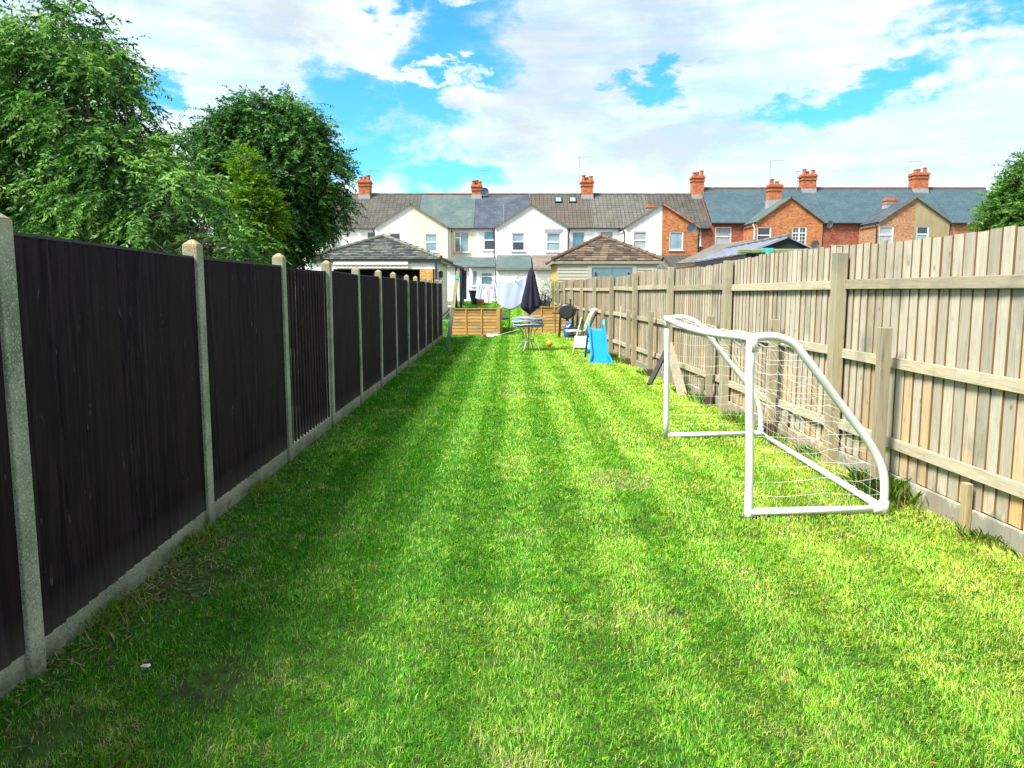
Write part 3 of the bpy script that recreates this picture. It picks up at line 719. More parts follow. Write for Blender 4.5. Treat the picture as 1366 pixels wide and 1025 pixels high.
def goal():
    root = empty('football_goal', (2.2,7,0), 0, 'white plastic pipe football goal with thin net standing on the lawn by the pale fence', 'goal')
    NY, FY = 5.50, 8.53; r = .0305
    prof = [(1.72,1.315),(1.80,1.325),(1.90,1.318),(2.01,1.27),(2.10,1.17),(2.22,1.02),(2.40,.79),(2.55,.60),(2.65,.455),(2.715,.32),(2.735,.18),(2.735,.035)]
    def side(y, dx, dz, k):
        pts = []
        for i, (x, z) in enumerate(prof):
            yy = y + (.11*(x-1.72) if k else .08*(x-1.72))
            pts.append((x+dx*min(1,(x-1.6)*1), yy, z+dz*(z/1.3)))
        return catmull(pts, 5)
    near = side(NY,.035,0,0); far = side(FY,.10,.03,1)
    m = MB(); m.tube([(1.735,NY-.02,.0)]+[(1.735-.004*i+(.006*math.sin(i)), NY, .035+i*.213) for i in range(7)], r, 12)
    m.build('goal_post', M['pvc'], root, smooth=True)
    m = MB(); m.tube([(1.735-.003*i, FY, .0+i*.224) for i in range(7)], r, 12); m.build('goal_post', M['pvc'], root, smooth=True)
    m = MB(); cb_ = []
    for i in range(13):
        t = i/12; cb_.append((1.715, FY+(NY-FY)*t, 1.345-.03*t-.055*math.sin(math.pi*t)**1.0*(1-.3*t)))
    m.tube(cb_, r, 12); m.build('crossbar', M['pvc'], root, smooth=True)
    for s_ in (near, far):
        m = MB(); m.tube(s_, r, 12); m.build('side_pipe', M['pvc'], root, smooth=True)
    nb, fb = near[-1], far[-1]
    m = MB(); m.tube([(1.735,NY,.036),(nb.x,nb.y,.036)], r*.92, 12); m.build('ground_bar', M['pvc'], root, smooth=True)
    m = MB(); m.tube([(1.735,FY,.036),(fb.x,fb.y,.036)], r*.92, 12); m.build('ground_bar', M['pvc'], root, smooth=True)
    m = MB(); m.tube([(nb.x,nb.y,.036),(fb.x,fb.y,.036)], r*.92, 12); m.build('ground_bar', M['pvc'], root, smooth=True)
    for c in ((1.725,NY,1.315),(1.715,FY,1.345)):
        m = MB(); m.tube([(c[0],c[1],c[2]-.10),(c[0],c[1],c[2]+.03)], r*1.18, 12); m.tube([(c[0]-.005,c[1]-.02 if c[1]<7 else c[1]+.02,c[2]),(c[0],c[1]+(.12 if c[1]<7 else -.12),c[2]-.008)], r*1.16, 12)
        m.build('pipe_joint', M['pvc'], root, smooth=True)
    for c in (nb, fb):
        m = MB(); m.tube([(c.x,c.y,-.002),(c.x,c.y,.10)], r*1.18, 12); m.tube([(c.x+.01,c.y,.036),(c.x-.10,c.y,.036)], r*1.15, 12); m.build('pipe_joint', M['pvc'], root, smooth=True)
    # net
    def resample(P, n):
        d = [0]
        for a, b in zip(P[:-1], P[1:]): d.append(d[-1]+(b-a).length)
        out = []
        for i in range(n+1):
            t = d[-1]*i/n; j = 0
            while j < len(d)-2 and d[j+1] < t: j += 1
            out.append(P[j].lerp(P[j+1], (t-d[j])/max(1e-6, d[j+1]-d[j])))
        return out
    A, B = resample(near, 17), resample(far, 17)
    K = 26; m = MB(); W = []
    for i in range(18):
        row = []
        for k in range(K+1):
            t = k/K; p = A[i].lerp(B[i], t); e = math.sin(math.pi*t)*math.sin(math.pi*i/17)
            p = p + Vector((-.05, 0, -.13))*e + Vector((noise.noise(Vector((i*.6,k*.6,0))), noise.noise(Vector((i*.6,k*.6,9))), noise.noise(Vector((i*.6,k*.6,5)))))*.075*min(1,e*3)
            if i == 0: p = p + Vector((.0, 0, -.045-.055*math.sin(math.pi*t)))
            p.z = max(p.z, .01); row.append(p)
        W.append(row)
    tr = .0011
    for i in range(18): m.tube(W[i], tr, 3)
    for k in range(K+1): m.tube([W[i][k] for i in range(18)], tr, 3)
    m.build('net', M['netting'], root)
    for S, y in ((near, NY), (far, FY)):
        m = MB(); nx = 9
        def topz(x):
            for a, b in zip(S[:-1], S[1:]):
                if a.x <= x <= b.x: return a.z+(b.z-a.z)*(x-a.x)/max(1e-6,b.x-a.x)
            return S[0].z if x < S[0].x else S[-1].z
        g = {}
        xs = [1.74+(S[-1].x-1.74)*i/nx for i in range(nx+1)]; zs = [.04+.115*j for j in range(12)]
        for i, x in enumerate(xs):
            for j, z in enumerate(zs):
                tz = topz(x) if i < nx else .30
                if z < tz+.05:
                    zz = min(z, tz); e = math.sin(math.pi*i/nx)
                    g[i,j] = Vector((x+.05*noise.noise(Vector((i*.7,j*.7,y)))*e, y+.085*(x-1.72)+.04*e*noise.noise(Vector((i,j*.4,y+3))), max(.01, zz-.05*e*(zz/1.3)+.03*noise.noise(Vector((i*.5,j,y))))))
        for (i, j), p in g.items():
            for q in ((i+1,j),(i,j+1)):
                if q in g: m.tube([p, g[q]], tr, 3)
        m.build('net', M['netting'], root)
M['netting'] = plain('white_netting', (.75,.76,.70), .8, bmp=0)
goal()

# ================================================================== LOW LARCH PANELS
def lap_panel(name, x0, x1, y, h, parent, nb=3, ret=None):
    m = MB(); n = 8
    for k in range(n):
        z0 = .03+(h-.06)*k/n; z1 = .03+(h-.06)*(k+1)/n+.018
        seg = 6
        for s_ in range(seg):
            a, b = x0+(x1-x0)*s_/seg, x0+(x1-x0)*(s_+1)/seg
            w1 = .010*noise.noise(Vector((a*3,k*1.7,0))); w2 = .010*noise.noise(Vector((b*3,k*1.7,0)))
            m.hexa([(a,y-.016,z0+w1),(b,y-.016,z0+w2),(b,y+.0,z0+w2),(a,y+.0,z0+w1),(a,y-.003,z1),(b,y-.003,z1),(b,y+.012,z1),(a,y+.012,z1)], (k*.37)%1*.6+.2)
    m.build('lap_boards', M['new_wood'], parent)
    m = MB()
    for i in range(nb+1):
        x = x0+.025+(x1-x0-.05)*i/nb; m.box(x-.022, y-.040, .02, x+.022, y-.017, h-.03, .9)
    m.build('batten', M['new_wood'], parent)
    m = MB(); m.box(x0, y-.045, h-.029, x1, y+.03, h+.006, .7); m.build('capping', M['new_wood'], parent)

def low_panels():
    rt = empty('low_panel_fence', (-1.4,28.5,0), 0, 'low golden lap panel fence crossing the lawn left of the gap', 'fence')
    lap_panel('a', -2.30, -.53, 28.5, 1.0, rt, 3)
    m = MB(); m.box(-.53, 28.44, -.1, -.45, 28.54, 1.05, .5); m.build('post', M['new_wood'], rt)
    m = MB()
    for k in range(8):
        z0 = .03+.94*k/8; z1 = z0+.135
        m.hexa([(-.45,28.545,z0),(-.43,28.545,z0),(-.39,32.0,z0),(-.41,32.0,z0),(-.462,28.545,z1),(-.445,28.545,z1),(-.405,32.0,z1),(-.42,32.0,z1)], (k*.37)%1)
    m.build('lap_boards', M['new_wood'], rt)
    m = MB(); m.hexa([(-.48,28.545,.975),(-.41,28.545,.975),(-.37,32.0,.975),(-.44,32,.975),(-.48,28.545,1.005),(-.41,28.545,1.005),(-.37,32.0,1.005),(-.44,32,1.005)], .5); m.build('capping', M['new_wood'], rt)
    rt = empty('low_panel_fence', (1.5,29.8,0), 0, 'low golden lap panel fence crossing the lawn behind the barrel barbecue', 'fence')
    lap_panel('b', .60, 2.16, 29.8, 1.04, rt, 3)
    m = MB(); m.box(.46, 29.72, -.1, .595, 29.84, 1.08, .5); m.build('post', M['new_wood'], rt)
low_panels()

# ================================================================== GARDEN THINGS
def table():
    x, y = .457, 21.25
    rt = empty('garden_table', (x,y,0), 0, 'round grey metal garden table with splayed legs under the folded parasol', 'table')
    m = MB(); m.lathe([(.40,.655),(.43,.66),(.43,.69),(.40,.695)], (x,y,0), 32); m.build('tabletop', M['table_top'], rt)
    for k in range(4):
        a = R(45+90*k+20); c, s_ = math.cos(a), math.sin(a)
        P = catmull([(x+c*r_, y+s_*r_, z) for r_, z in ((.30,.65),(.20,.55),(.17,.42),(.17,.26),(.25,.14),(.36,.0))], 5)
        m = MB(); m.tube(P, .013, 8); m.build('leg', M['pale_metal'], rt, smooth=True)
    m = MB()
    for z in (.26,.31): m.tube([(x+.165*math.cos(t*math.pi/10), y+.165*math.sin(t*math.pi/10), z) for t in range(20)], .009, 6, closed=True)
    m.build('leg_ring', M['pale_metal'], rt, smooth=True)
    for i, (dx, dy, z, lab) in enumerate(((.0,-.03,.73,'pale blue slatted round seat lowest of the stack on the garden table'),(-.03,.02,.82,'pale blue slatted round seat in the middle of the stack on the garden table'),(.03,0,.905,'pale blue slatted round seat topmost of the stack on the garden table'))):
        q = empty('slatted_seat', (x+dx,y+dy,z), 0, lab, 'seat', 'slatted seats stacked on the garden table')
        m = MB(); m.tube([(x+dx+.42*math.cos(t*math.pi/18), y+dy+.42*math.sin(t*math.pi/18), z+.012*math.sin(t*.5+i)) for t in range(36)], .021, 8, closed=True)
        m.build('rim', M['pale_blue'], q, smooth=True)
        m = MB()
        for k in range(-4,5):
            xx = k*.09; hl = math.sqrt(.41**2-xx*xx)
            m.box(x+dx+xx-.03, y+dy-hl, z-.008, x+dx+xx+.03, y+dy+hl, z+.008)
        m.build('slats', M['pale_blue'], q)
M['table_top'] = plain('table_glass', (.30,.36,.40), .3)
M['pale_metal'] = plain('pale_metal', (.50,.52,.46), .45, (.42,.44,.40), 12, metal=.2)
M['pale_blue'] = plain('pale_blue_metal', (.36,.46,.62), .45, (.22,.30,.42), 9)
table()

def parasol():
    x, y = .45, 21.25
    rt = empty('parasol', (x,y,.9), 0, 'folded navy garden parasol standing in the round table', 'parasol')
    m = MB(); m.tube([(x,y,.03),(x+.075,y,2.24)], .018, 10); m.build('pole', M['pale_metal'], rt, smooth=True)
    m = MB(); n = 32
    prof = [(2.25,.02),(2.22,.06),(2.08,.105),(1.9,.145),(1.7,.18),(1.5,.225),(1.34,.265),(1.24,.275),(1.16,.22),(1.08,.11),(1.03,.03)]
    base = []
    for z, r_ in prof:
        for k in range(n):
            a = 2*math.pi*k/n; pl = 1 + (.22 if k % 4 == 0 else (-.20 if k % 4 == 2 else 0))*min(1, (2.3-z)*1.6)
            zz = z + (.045*math.sin(a+.8) if z < 1.4 else 0)
            m.v.append((x+.07+.01*(z-1)+math.cos(a)*r_*.86*pl, y+math.sin(a)*r_*pl, zz))
    for i in range(len(prof)-1):
        for k in range(n):
            k2 = (k+1)%n; m.f.append((i*n+k, (i+1)*n+k, (i+1)*n+k2, i*n+k2)); m.c.append(None)
    m.f.append(tuple(range(n))); m.c.append(None)
    m.build('canopy', M['navy'], rt, smooth=False)
    m = MB(); m.lathe([(.02,2.27),(.06,2.23),(.112,2.07),(.118,2.03)], (x+.08,y,0), 16); m.build('canopy_cap', M['navy'], rt)
parasol()

def ball():
    m = MB(); prof = [(max(.001,.088*math.sin(math.pi*i/12)), .088-.088*math.cos(math.pi*i/12)) for i in range(13)]
    m.lathe(prof, (1.10,22.5,.02), 20); o = m.build('ball', M['orange_plastic'], smooth=True, loc=(1.10,22.5,.02)); tag(o, 'small orange ball lying on the grass right of the garden table', 'ball')
ball()

def bbq():
    x, y = 1.92, 27.0
    rt = empty('barrel_barbecue', (x,y,0), 0, 'black barrel barbecue on tall legs in front of the right low panel', 'barbecue')
    Mx = Matrix.Rotation(R(-14), 3, 'Z') @ Matrix.Rotation(R(90), 3, 'X')
    m = MB(); m.lathe([(.22,-.31),(.255,-.29),(.262,0),(.255,.29),(.22,.31)], (x+.02,y,.93), 28, Mx); m.build('barrel', M['black_metal'], rt, smooth=False)
    m = MB(); m.lathe([(.268,-.25),(.270,.25)], (x+.02,y,.933), 28, Mx); m.build('lid_band', M['lidgrey'], rt)
    m = MB(); m.tube([(x-.27,y-.2,1.02),(x-.31,y-.2,1.02),(x-.31,y+.2,1.02),(x-.27,y+.2,1.02)], .012, 6); m.build('handle', M['steel'], rt)
    m = MB(); m.box(x-.50,y-.25,.86,x-.22,y+.25,.89); m.build('side_shelf', M['black_metal'], rt)
    m = MB(); m.lathe([(.03,1.18),(.03,1.32),(.045,1.33),(.045,1.36)], (x+.13,y+.1,0), 12); m.build('flue', M['black_metal'], rt)
    for dx, dy in ((-.24,-.28),(.22,-.28),(-.24,.3),(.22,.3)):
        m = MB(); m.tube([(x+dx*.9,y+dy,.85),(x+dx*1.1,y+dy,.0)], .022, 8); m.build('leg', M['black_metal'], rt)
    m = MB(); m.box(x-.25,y-.27,.28,x+.24,y+.29,.30); m.build('lower_shelf', M['black_metal'], rt)
    m = MB(); m.lathe([(.03,.60),(.045,.62),(.045,.70)], (x,y-.15,0), 12); m.build('grease_cup', M['black_metal'], rt)
M['lidgrey'] = plain('black_enamel', (.025,.03,.04), .3)
bbq()

def blue_drum():
    x, y = 1.86, 25.4
    rt = empty('blue_drum', (x,y,0), 0, 'small blue drum on thin legs beneath the black barbecue', 'drum')
    m = MB(); m.lathe([(.12,.14),(.155,.16),(.165,.45),(.15,.47)], (x,y,0), 20); m.build('drum_body', M['blue_plastic'], rt)
    m = MB(); m.lathe([(.10,.474),(.12,.50),(.10,.60),(.04,.62)], (x,y,0), 16); m.build('drum_lid', M['blue_plastic'], rt)
    m = MB(); m.tube([(x-.08,y-.13,.50),(x-.02,y-.17,.46),(x+.05,y-.14,.56)], .022, 6); m.build('handle', M['white_paint'], rt)
    for a in (0.4,2.5,4.6):
        m = MB(); m.tube([(x+.10*math.cos(a),y+.10*math.sin(a),.15),(x+.13*math.cos(a),y+.13*math.sin(a),0)], .01, 6); m.build('leg', M['black_metal'], rt)
blue_drum()

def recliner():
    rt = empty('garden_recliner', (1.95,21.6,0), 0, 'cream framed garden recliner side on against the pale fence behind the slide', 'chair')
    Y0, Y1 = 21.35, 21.85
    prof = catmull([(1.50,0,.52),(1.72,0,.53),(1.98,0,.54),(2.06,0,.62),(2.20,0,.96),(2.30,0,1.12),(2.36,0,1.14)], 4)
    for yy in (Y0, Y1):
        m = MB(); m.tube([(p.x,yy,p.z) for p in prof], .032, 8); m.build('arm_frame', M['cream_frame'], rt, smooth=True)
        m = MB(); m.tube([(1.66,yy,.52),(1.95,yy,0)], .015, 8); m.build('leg', M['black_metal'], rt)
        m = MB(); m.tube([(2.02,yy,.52),(1.74,yy,0)], .015, 8); m.build('leg', M['black_metal'], rt)
    m = MB(); m.slab([(1.55,Y0+.04,.44),(2.02,Y0+.04,.42),(2.02,Y1-.04,.42),(1.55,Y1-.04,.44)], .03); m.build('seat', M['dark_timber'], rt)
    m = MB(); m.slab([(2.06,Y0+.04,.42),(2.36,Y0+.04,1.08),(2.36,Y1-.04,1.08),(2.06,Y1-.04,.42)], .02); m.build('backrest', M['dark_timber'], rt)
    rt = empty('sling_chair', (1.84,20.3,0), 0, 'low sling chair with pale green striped panel just left of the blue slide', 'chair')
    m = MB(); m.slab([(1.60,20.05,.19),(2.03,20.02,.17),(2.08,20.35,.46),(1.66,20.38,.46)], .02); sp = m.build('sling', M['mesh_fabric'], rt, bevel=.005)
    m = MB()
    for k in range(3):
        t = .3+.22*k; m.slab([(1.66+.05*t,20.05+.31*t-.012,.19+.27*t+.004),(1.98+.05*t,20.05+.31*t-.012,.19+.27*t+.004),(1.98+.05*t,20.09+.31*t-.012,.22+.27*t+.004),(1.66+.05*t,20.09+.31*t-.012,.22+.27*t+.004)], .004)
    m.build('stripes', M['cream_frame'], sp)
    m = MB(); m.tube([(1.59,20.0,.0),(1.64,20.2,.26),(1.88,20.9,.92)], .017, 8); m.build('side_frame', M['cream_frame'], rt, smooth=True)
    m = MB(); m.tube([(1.98,19.98,.0),(2.06,20.2,.30),(2.14,20.5,.50)], .02, 8); m.build('side_frame', M['black_metal'], rt, smooth=True)
    m = MB(); m.slab([(1.80,20.72,.62),(1.92,20.72,.56),(1.98,20.95,.78),(1.88,20.9,.93)], .015); m.build('folded_back', M['tealgrey2'], rt)
M['tealgrey2'] = plain('grey_green_fabric', (.10,.17,.15), .8)
recliner()

def slide():
    rt = empty('toddler_slide', (2.04,18,0), 0, 'bright blue plastic toddler slide standing on the lawn by the pale fence', 'slide')
    x0, x1 = 1.80, 2.27; P = [(17.48,.02),(17.60,.035),(17.78,.11),(18.45,.70),(18.60,.74)]
    m = MB()
    for a, b in zip(P[:-1], P[1:]):
        f = lambda y: 0 if y > 17.7 else (17.7-y)*.25
        m.slab([(x0+.05-f(a[0]),a[0],a[1]),(x1-.05+f(a[0]),a[0],a[1]),(x1-.05+f(b[0]),b[0],b[1]),(x0+.05-f(b[0]),b[0],b[1])], .02)
    m.build('chute', M['cyan_plastic'], rt)
    for s_ in (-1,1):
        m = MB()
        for a, b in zip(P[:-1], P[1:]):
            def xx(y):
                f = 0 if y > 17.75 else (17.75-y)*.28
                return (x0+.05-f) if s_ < 0 else (x1-.05+f)
            h = .10
            m.hexa([(xx(a[0])-.022,a[0],max(0,a[1]-.03)),(xx(a[0])+.022,a[0],max(0,a[1]-.03)),(xx(b[0])+.022,b[0],b[1]-.03),(xx(b[0])-.022,b[0],b[1]-.03),
                    (xx(a[0])-.022,a[0],a[1]+(.02 if a[0]<17.5 else h)),(xx(a[0])+.022,a[0],a[1]+(.02 if a[0]<17.5 else h)),(xx(b[0])+.022,b[0],b[1]+h),(xx(b[0])-.022,b[0],b[1]+h)])
        m.build('side_rail', M['cyan_plastic'], rt, bevel=.012)
        xs = x0+.05 if s_ < 0 else x1-.05
        m = MB(); m.tube([(xs,18.55,.62),(xs,18.60,.86),(xs,18.66,.93),(xs,18.74,.90),(xs,18.78,.72)], .026, 8); m.build('handrail', M['turq_plastic'], rt, smooth=True)
        m = MB(); m.bar((xs,18.62,.72),(xs+s_*.04,19.0,.0),.05,.05); m.build('leg', M['cyan_plastic'], rt)
    for z in (.2,.4,.58):
        m = MB(); m.box(x0+.04,18.66+(.72-z)*.5,z,x1-.04,18.74+(.72-z)*.5,z+.04); m.build('step', M['turq_plastic'], rt)
slide()

def strimmer():
    rt = empty('grass_trimmer', (-.9,27.2,0), 0, 'red and white grass trimmer lying by the left low panel', 'trimmer')
    m = MB(); m.lathe([(.04,0),(.10,.03),(.11,.10),(.05,.15)], (-.93,27.2,.0), 14); m.build('motor_head', M['red_plastic'], rt)
    m = MB(); m.hexa([(-.90,27.1,.03),(-.66,27.05,.03),(-.60,27.25,.03),(-.86,27.3,.03),(-.90,27.1,.15),(-.70,27.05,.10),(-.66,27.25,.10),(-.86,27.3,.15)]); m.build('guard', M['white_paint'], rt, bevel=.01)
    m = MB(); m.tube([(-.66,27.15,.09),(-.50,27.2,.08)], .045, 10); m.build('grip', M['white_paint'], rt)
    m = MB(); m.tube([(-.50,27.2,.08),(.35,27.6,.30)], .012, 8); m.build('shaft', M['pale_metal'], rt)
strimmer()

def airer():
    x, y = -.10, 32.0; g = G(y)
    rt = empty('rotary_airer', (x,y,g), 0, 'grey rotary washing line behind the low panels', 'washing line')
    m = MB(); m.tube([(x,y,g-.1),(x,y,2.0)], .022, 8); m.build('pole', M['tealgrey'], rt)
    C = []
    for k in range(4):
        a = R(20+90*k); e = (x+.95*math.cos(a), y+.95*math.sin(a), 2.22); C.append(Vector(e))
        m = MB(); m.tube([(x,y,1.45),(x+.45*math.cos(a),y+.45*math.sin(a),1.85),e], .012, 6); m.tube([(x,y,1.95),(x+.45*math.cos(a),y+.45*math.sin(a),1.85)], .009, 6); m.build('arm', M['tealgrey'], rt)
    m = MB(); c0 = Vector((x,y,1.9))
    for t in (.5,.68,.85,1.0):
        for k in range(4): m.tube([c0.lerp(C[k],t), c0.lerp(C[(k+1)%4],t)], .004, 4)
    m.build('line', M['white_paint'], rt)
M['tealgrey'] = plain('grey_blue_metal', (.10,.16,.19), .5)
airer()

def cloth(name, x0, x1, y, zt0, zt1, sag, drop, mat, label, bulge=.0, bot=.0, nx=24, nzz=16):
    m = MB(); idx = {}
    for j in range(nzz+1):
        for i in range(nx+1):
            t = i/nx; s_ = j/nzz; top = zt0+(zt1-zt0)*t - sag*math.sin(math.pi*t)
            low = top - drop - bot*math.sin(math.pi*t)
            z = top+(low-top)*s_
            yy = y + .022*math.sin(t*math.pi*3+1)*s_ + .010*math.sin(t*15+s_*2) + bulge*math.sin(math.pi*t)*s_
            xx = x0+(x1-x0)*t*(1) + .03*math.sin(s_*4+t*3)*1
            if bot: xx = (x0+x1)/2 + (xx-(x0+x1)/2)*(1-.10*s_**3)
            idx[i,j] = len(m.v); m.v.append((xx,yy,z))
    for j in range(nzz):
        for i in range(nx):
            m.f.append((idx[i,j],idx[i,j+1],idx[i+1,j+1],idx[i+1,j])); m.c.append(None)
    c = Vector(((x0+x1)/2, y, zt0))
    o = m.build(name, mat, smooth=True, loc=c)
    so_ = o.modifiers.new('thick','SOLIDIFY'); so_.thickness = .006
    tag(o, label, 'laundry', 'washing hung on the rotary airer'); return o
cloth('bed_sheet', -.62, .60, 31.35, 2.10, 2.26, .13, .98, M['sheet'], 'large pale blue white sheet hanging from the airer beside the parasol', .05, .20)
cloth('towel', -1.52, -1.18, 32.6, 2.0, 1.92, .03, .66, M['sheet'], 'white towel hanging leftmost on the airer in front of the glazed door')
cloth('towel', -1.15, -.86, 32.5, 1.94, 1.9, .03, .78, M['pink_cloth'], 'faint pink white towel hanging second from left on the airer')
cloth('towel', -.84, -.60, 32.3, 1.95, 2.0, .02, .60, M['sheet'], 'narrow white towel hanging between the pink one and the big sheet')
cloth('pillowcase', -.45, .25, 32.9, 2.27, 2.27, .02, .45, M['white_paint'], 'white pillowcase hanging on the far side of the airer above the sheet')

def pots():
    g = G(31)
    rt = empty('stacked_chair', (1.35,31,g), 0, 'dark folded garden chairs piled behind the right low panel', 'chair')
    m = MB(); m.hexa([(1.05,30.7,g),(1.62,30.7,g),(1.62,31.2,g),(1.05,31.2,g),(1.12,30.8,1.22),(1.50,30.8,1.32),(1.5,31.1,1.35),(1.12,31.1,1.25)]); m.build('cover', M['black_metal'], rt, bevel=.05)
    for k in range(3):
        a = Vector((1.16+.13*k,30.75+.06*k,1.15)); m = MB()
        m.bar(a, a+Vector((.06,.05,.42-.08*k)), .045, .03); m.bar(a+Vector((.10,0,0)), a+Vector((.18,.05,.34-.08*k)), .045, .03)
        m.bar(a+Vector((.05,.05,.36-.08*k)), a+Vector((.18,.05,.30-.08*k)), .05, .03); m.build('folded_frame', M['black_metal'], rt)
    rt = empty('potted_plant', (1.45,31.9,G(31.9)), 0, 'grey green shrub in a dark pot standing behind the folded garden chairs', 'plant')
    m = MB(); g2 = G(31.9); m.lathe([(.14,g2),(.20,g2+.40),(.22,g2+.41),(.22,g2+.45),(.16,g2+.45)], (1.45,31.9,0), 18); m.build('pot', M['dark_pot'], rt)
    leafblob('foliage', [((1.40,31.9,1.45),.20),((1.44,31.9,1.75),.20),((1.50,31.9,2.0),.14)], 500, 10, .05, ((.10,.14,.06),(.22,.28,.14),(.34,.38,.24)), rt, droop=.1)
    gy = 45.0; gz = G(gy)
    x1 = at(633,390,gy)[0]
    rt = empty('tall_pot', (x1,gy,gz), 0, 'tall dark tapered flower pot standing by the white back door', 'pot')
    m = MB(); m.lathe([(.17,gz),(.32,gz+.75),(.36,gz+.78),(.36,gz+.84),(.28,gz+.84)], (x1,gy,0), 18); m.build('pot_body', M['dark_pot'], rt)
    x2 = at(641,392,44.5)[0]; gz = G(44.5)
    m = MB(); m.lathe([(.16,gz),(.25,gz+.38),(.27,gz+.38),(.27,gz+.44),(.2,gz+.44)], (x2,44.5,0), 18); o = m.build('flower_pot', M['terracotta'], loc=(x2,44.5,gz)); tag(o, 'terracotta flower pot on the patio right of the tall dark pot', 'pot')
    m = MB(); gz = G(35.5); m.slab([(-1.0,35.4,gz+.12),(-.2,35.4,gz+.12),(-.2,36.2,gz+.22),(-1.0,36.2,gz+.30)], .16); o = m.build('garden_sack', M['black_metal'], bevel=.05, loc=(-.6,35.5,gz)); tag(o, 'flat black sack lying on the grass behind the left low panel', 'sack')

# ================================================================== FOLIAGE
def leafblob(name, lobes, nspray, per, leaf, cols, parent, droop=.5, slen=.5, shell=.6, clump=.9, aspect=.36, seed=5, flat=0.0, top_light=0):
    rg = np.random.default_rng(seed); vol = np.array([r**2.2 for c, r in lobes]); vol = vol/vol.sum()
    C = np.array([c for c, r in lobes], float); Rr = np.array([r for c, r in lobes], float)
    k = rg.choice(len(lobes), nspray*3, p=vol)
    d = rg.normal(size=(len(k),3)); d /= np.linalg.norm(d, axis=1)[:,None]
    rad = Rr[k]*(shell + (1-shell)*rg.random(len(k))**.6)*(1+.10*rg.normal(size=len(k)))
    P = C[k] + d*rad[:,None]
    s = 1.3/np.mean(Rr)
    nzv = np.sin(P[:,0]*3.1*s+np.sin(P[:,2]*2.3*s)*1.5)+np.sin(P[:,1]*2.7*s+1.3+P[:,2]*1.1*s)+np.sin(P[:,2]*3.9*s+P[:,0]*1.7*s)
    keep = nzv > -clump*rg.random(len(k))*2 - .2
    P, d, kk, nzv = P[keep][:nspray], d[keep][:nspray], k[keep][:nspray], nzv[keep][:nspray]
    n = len(P)
    out = d.copy(); out[:,2] = out[:,2]*.5 - droop + .25*rg.normal(size=n); out += .35*rg.normal(size=(n,3)); out /= np.linalg.norm(out,axis=1)[:,None]
    t = np.tile(np.linspace(.05,1,per),(n,1)); L_ = slen*rg.uniform(.6,1.3,(n,1))
    base = P[:,None,:] + out[:,None,:]*(t*L_)[:,:,None]
    base[:,:,2] -= droop*.35*(t**2)*L_
    base = base.reshape(-1,3); m = len(base)
    o3 = np.repeat(out, per, 0)
    side = np.cross(o3, np.array([0,0,1.0])); side /= (np.linalg.norm(side,axis=1)[:,None]+1e-6)
    sg = np.tile(np.where(np.arange(per)%2==0,1,-1), n)[:,None]
    dr = o3*.55 + side*sg*rg.uniform(.4,1.1,(m,1)) + rg.normal(size=(m,3))*.35; dr[:,2] -= droop*.5
    dr /= np.linalg.norm(dr,axis=1)[:,None]
    nr = np.array([0,0,1.0]) + rg.normal(size=(m,3))*.75; wv = np.cross(dr, nr); wv /= (np.linalg.norm(wv,axis=1)[:,None]+1e-6)
    ls = (leaf*rg.uniform(.6,1.3,m))[:,None]
    a = base; b = base + dr*ls*.45 + wv*ls*aspect*.5; c = base + dr*ls; e = base + dr*ls*.45 - wv*ls*aspect*.5
    V = np.stack([a,b,c,e],1).reshape(-1,3)
    lo, mi, hi = [np.array(q) for q in cols]
    q = np.clip(np.repeat(.5+.16*nzv+.22*rg.normal(size=n),per) + .14*rg.normal(size=m), 0, 1)[:,None]
    cc = np.where(q<.5, lo+(mi-lo)*q*2, mi+(hi-mi)*(q*2-1))
    return fast_mesh(name, V, (np.arange(m)*4)[:,None]+np.arange(4)[None], cc, M['leaf'], parent)

def tree(name, label, base, trunk_h, lobes, cols, nspray, per, leaf, r0=.16, droop=.5, slen=.5, seed=5, clump=.9, aspect=.36, shell=.6, group=None):
    rt = empty(name, base, 0, label, 'tree', group)
    rnd = random.Random(seed); m = MB(); b = Vector(base)
    top = Vector((b.x+.1, b.y, b.z+trunk_h))
    m.tube([b-Vector((0,0,.2)), b+Vector((.03,.02,trunk_h*.5)), top], [r0*1.25, r0, r0*.8], 10)
    for c, r in lobes:
        c = Vector(c)
        mid = top.lerp(c, .5)+Vector((rnd.gauss(0,.15), rnd.gauss(0,.15), rnd.uniform(.0,.3)))
        m.tube([top-Vector((0,0,.1)), mid, c], [r0*.6, r0*.35, r0*.14], 6)
        for k in range(9):
            d = Vector((rnd.gauss(0,1), rnd.gauss(0,1), rnd.gauss(.2,.9))).normalized()
            st = mid.lerp(c, rnd.uniform(.2,1)); e = c + d*r*.92; mm = st.lerp(e,.5)+Vector((0,0,.12*r))
            m.tube([st, mm, e], [r0*.16, r0*.09, .006], 4)
    m.build('trunk', M['bark'], rt)
    leafblob('crown', lobes, nspray, per, leaf, cols, rt, droop, slen, shell, clump, aspect, seed)
def LB(Y, lst):
    out = []
    for px, py, rp, *dy in lst:
        yy = Y + (dy[0] if dy else 0); x, z = at(px, py, yy); out.append(((x, yy, z), rp*yy/F))
    return out
pots()
GREENS = ((.006,.034,.006),(.024,.105,.012),(.22,.42,.09))
A_l = LB(12, [(85,85,72),(30,130,85,.5),(122,152,70,-.4),(110,60,52),(170,215,54,-.6),(60,230,105,.4),(170,250,85,-.5),(235,290,62,-1),(-60,180,110,.6),(-60,300,120,.4),(120,320,80,-.4),(290,320,38,-1.2),(310,350,34,-1.2),(20,40,30),(-150,90,90,0)])
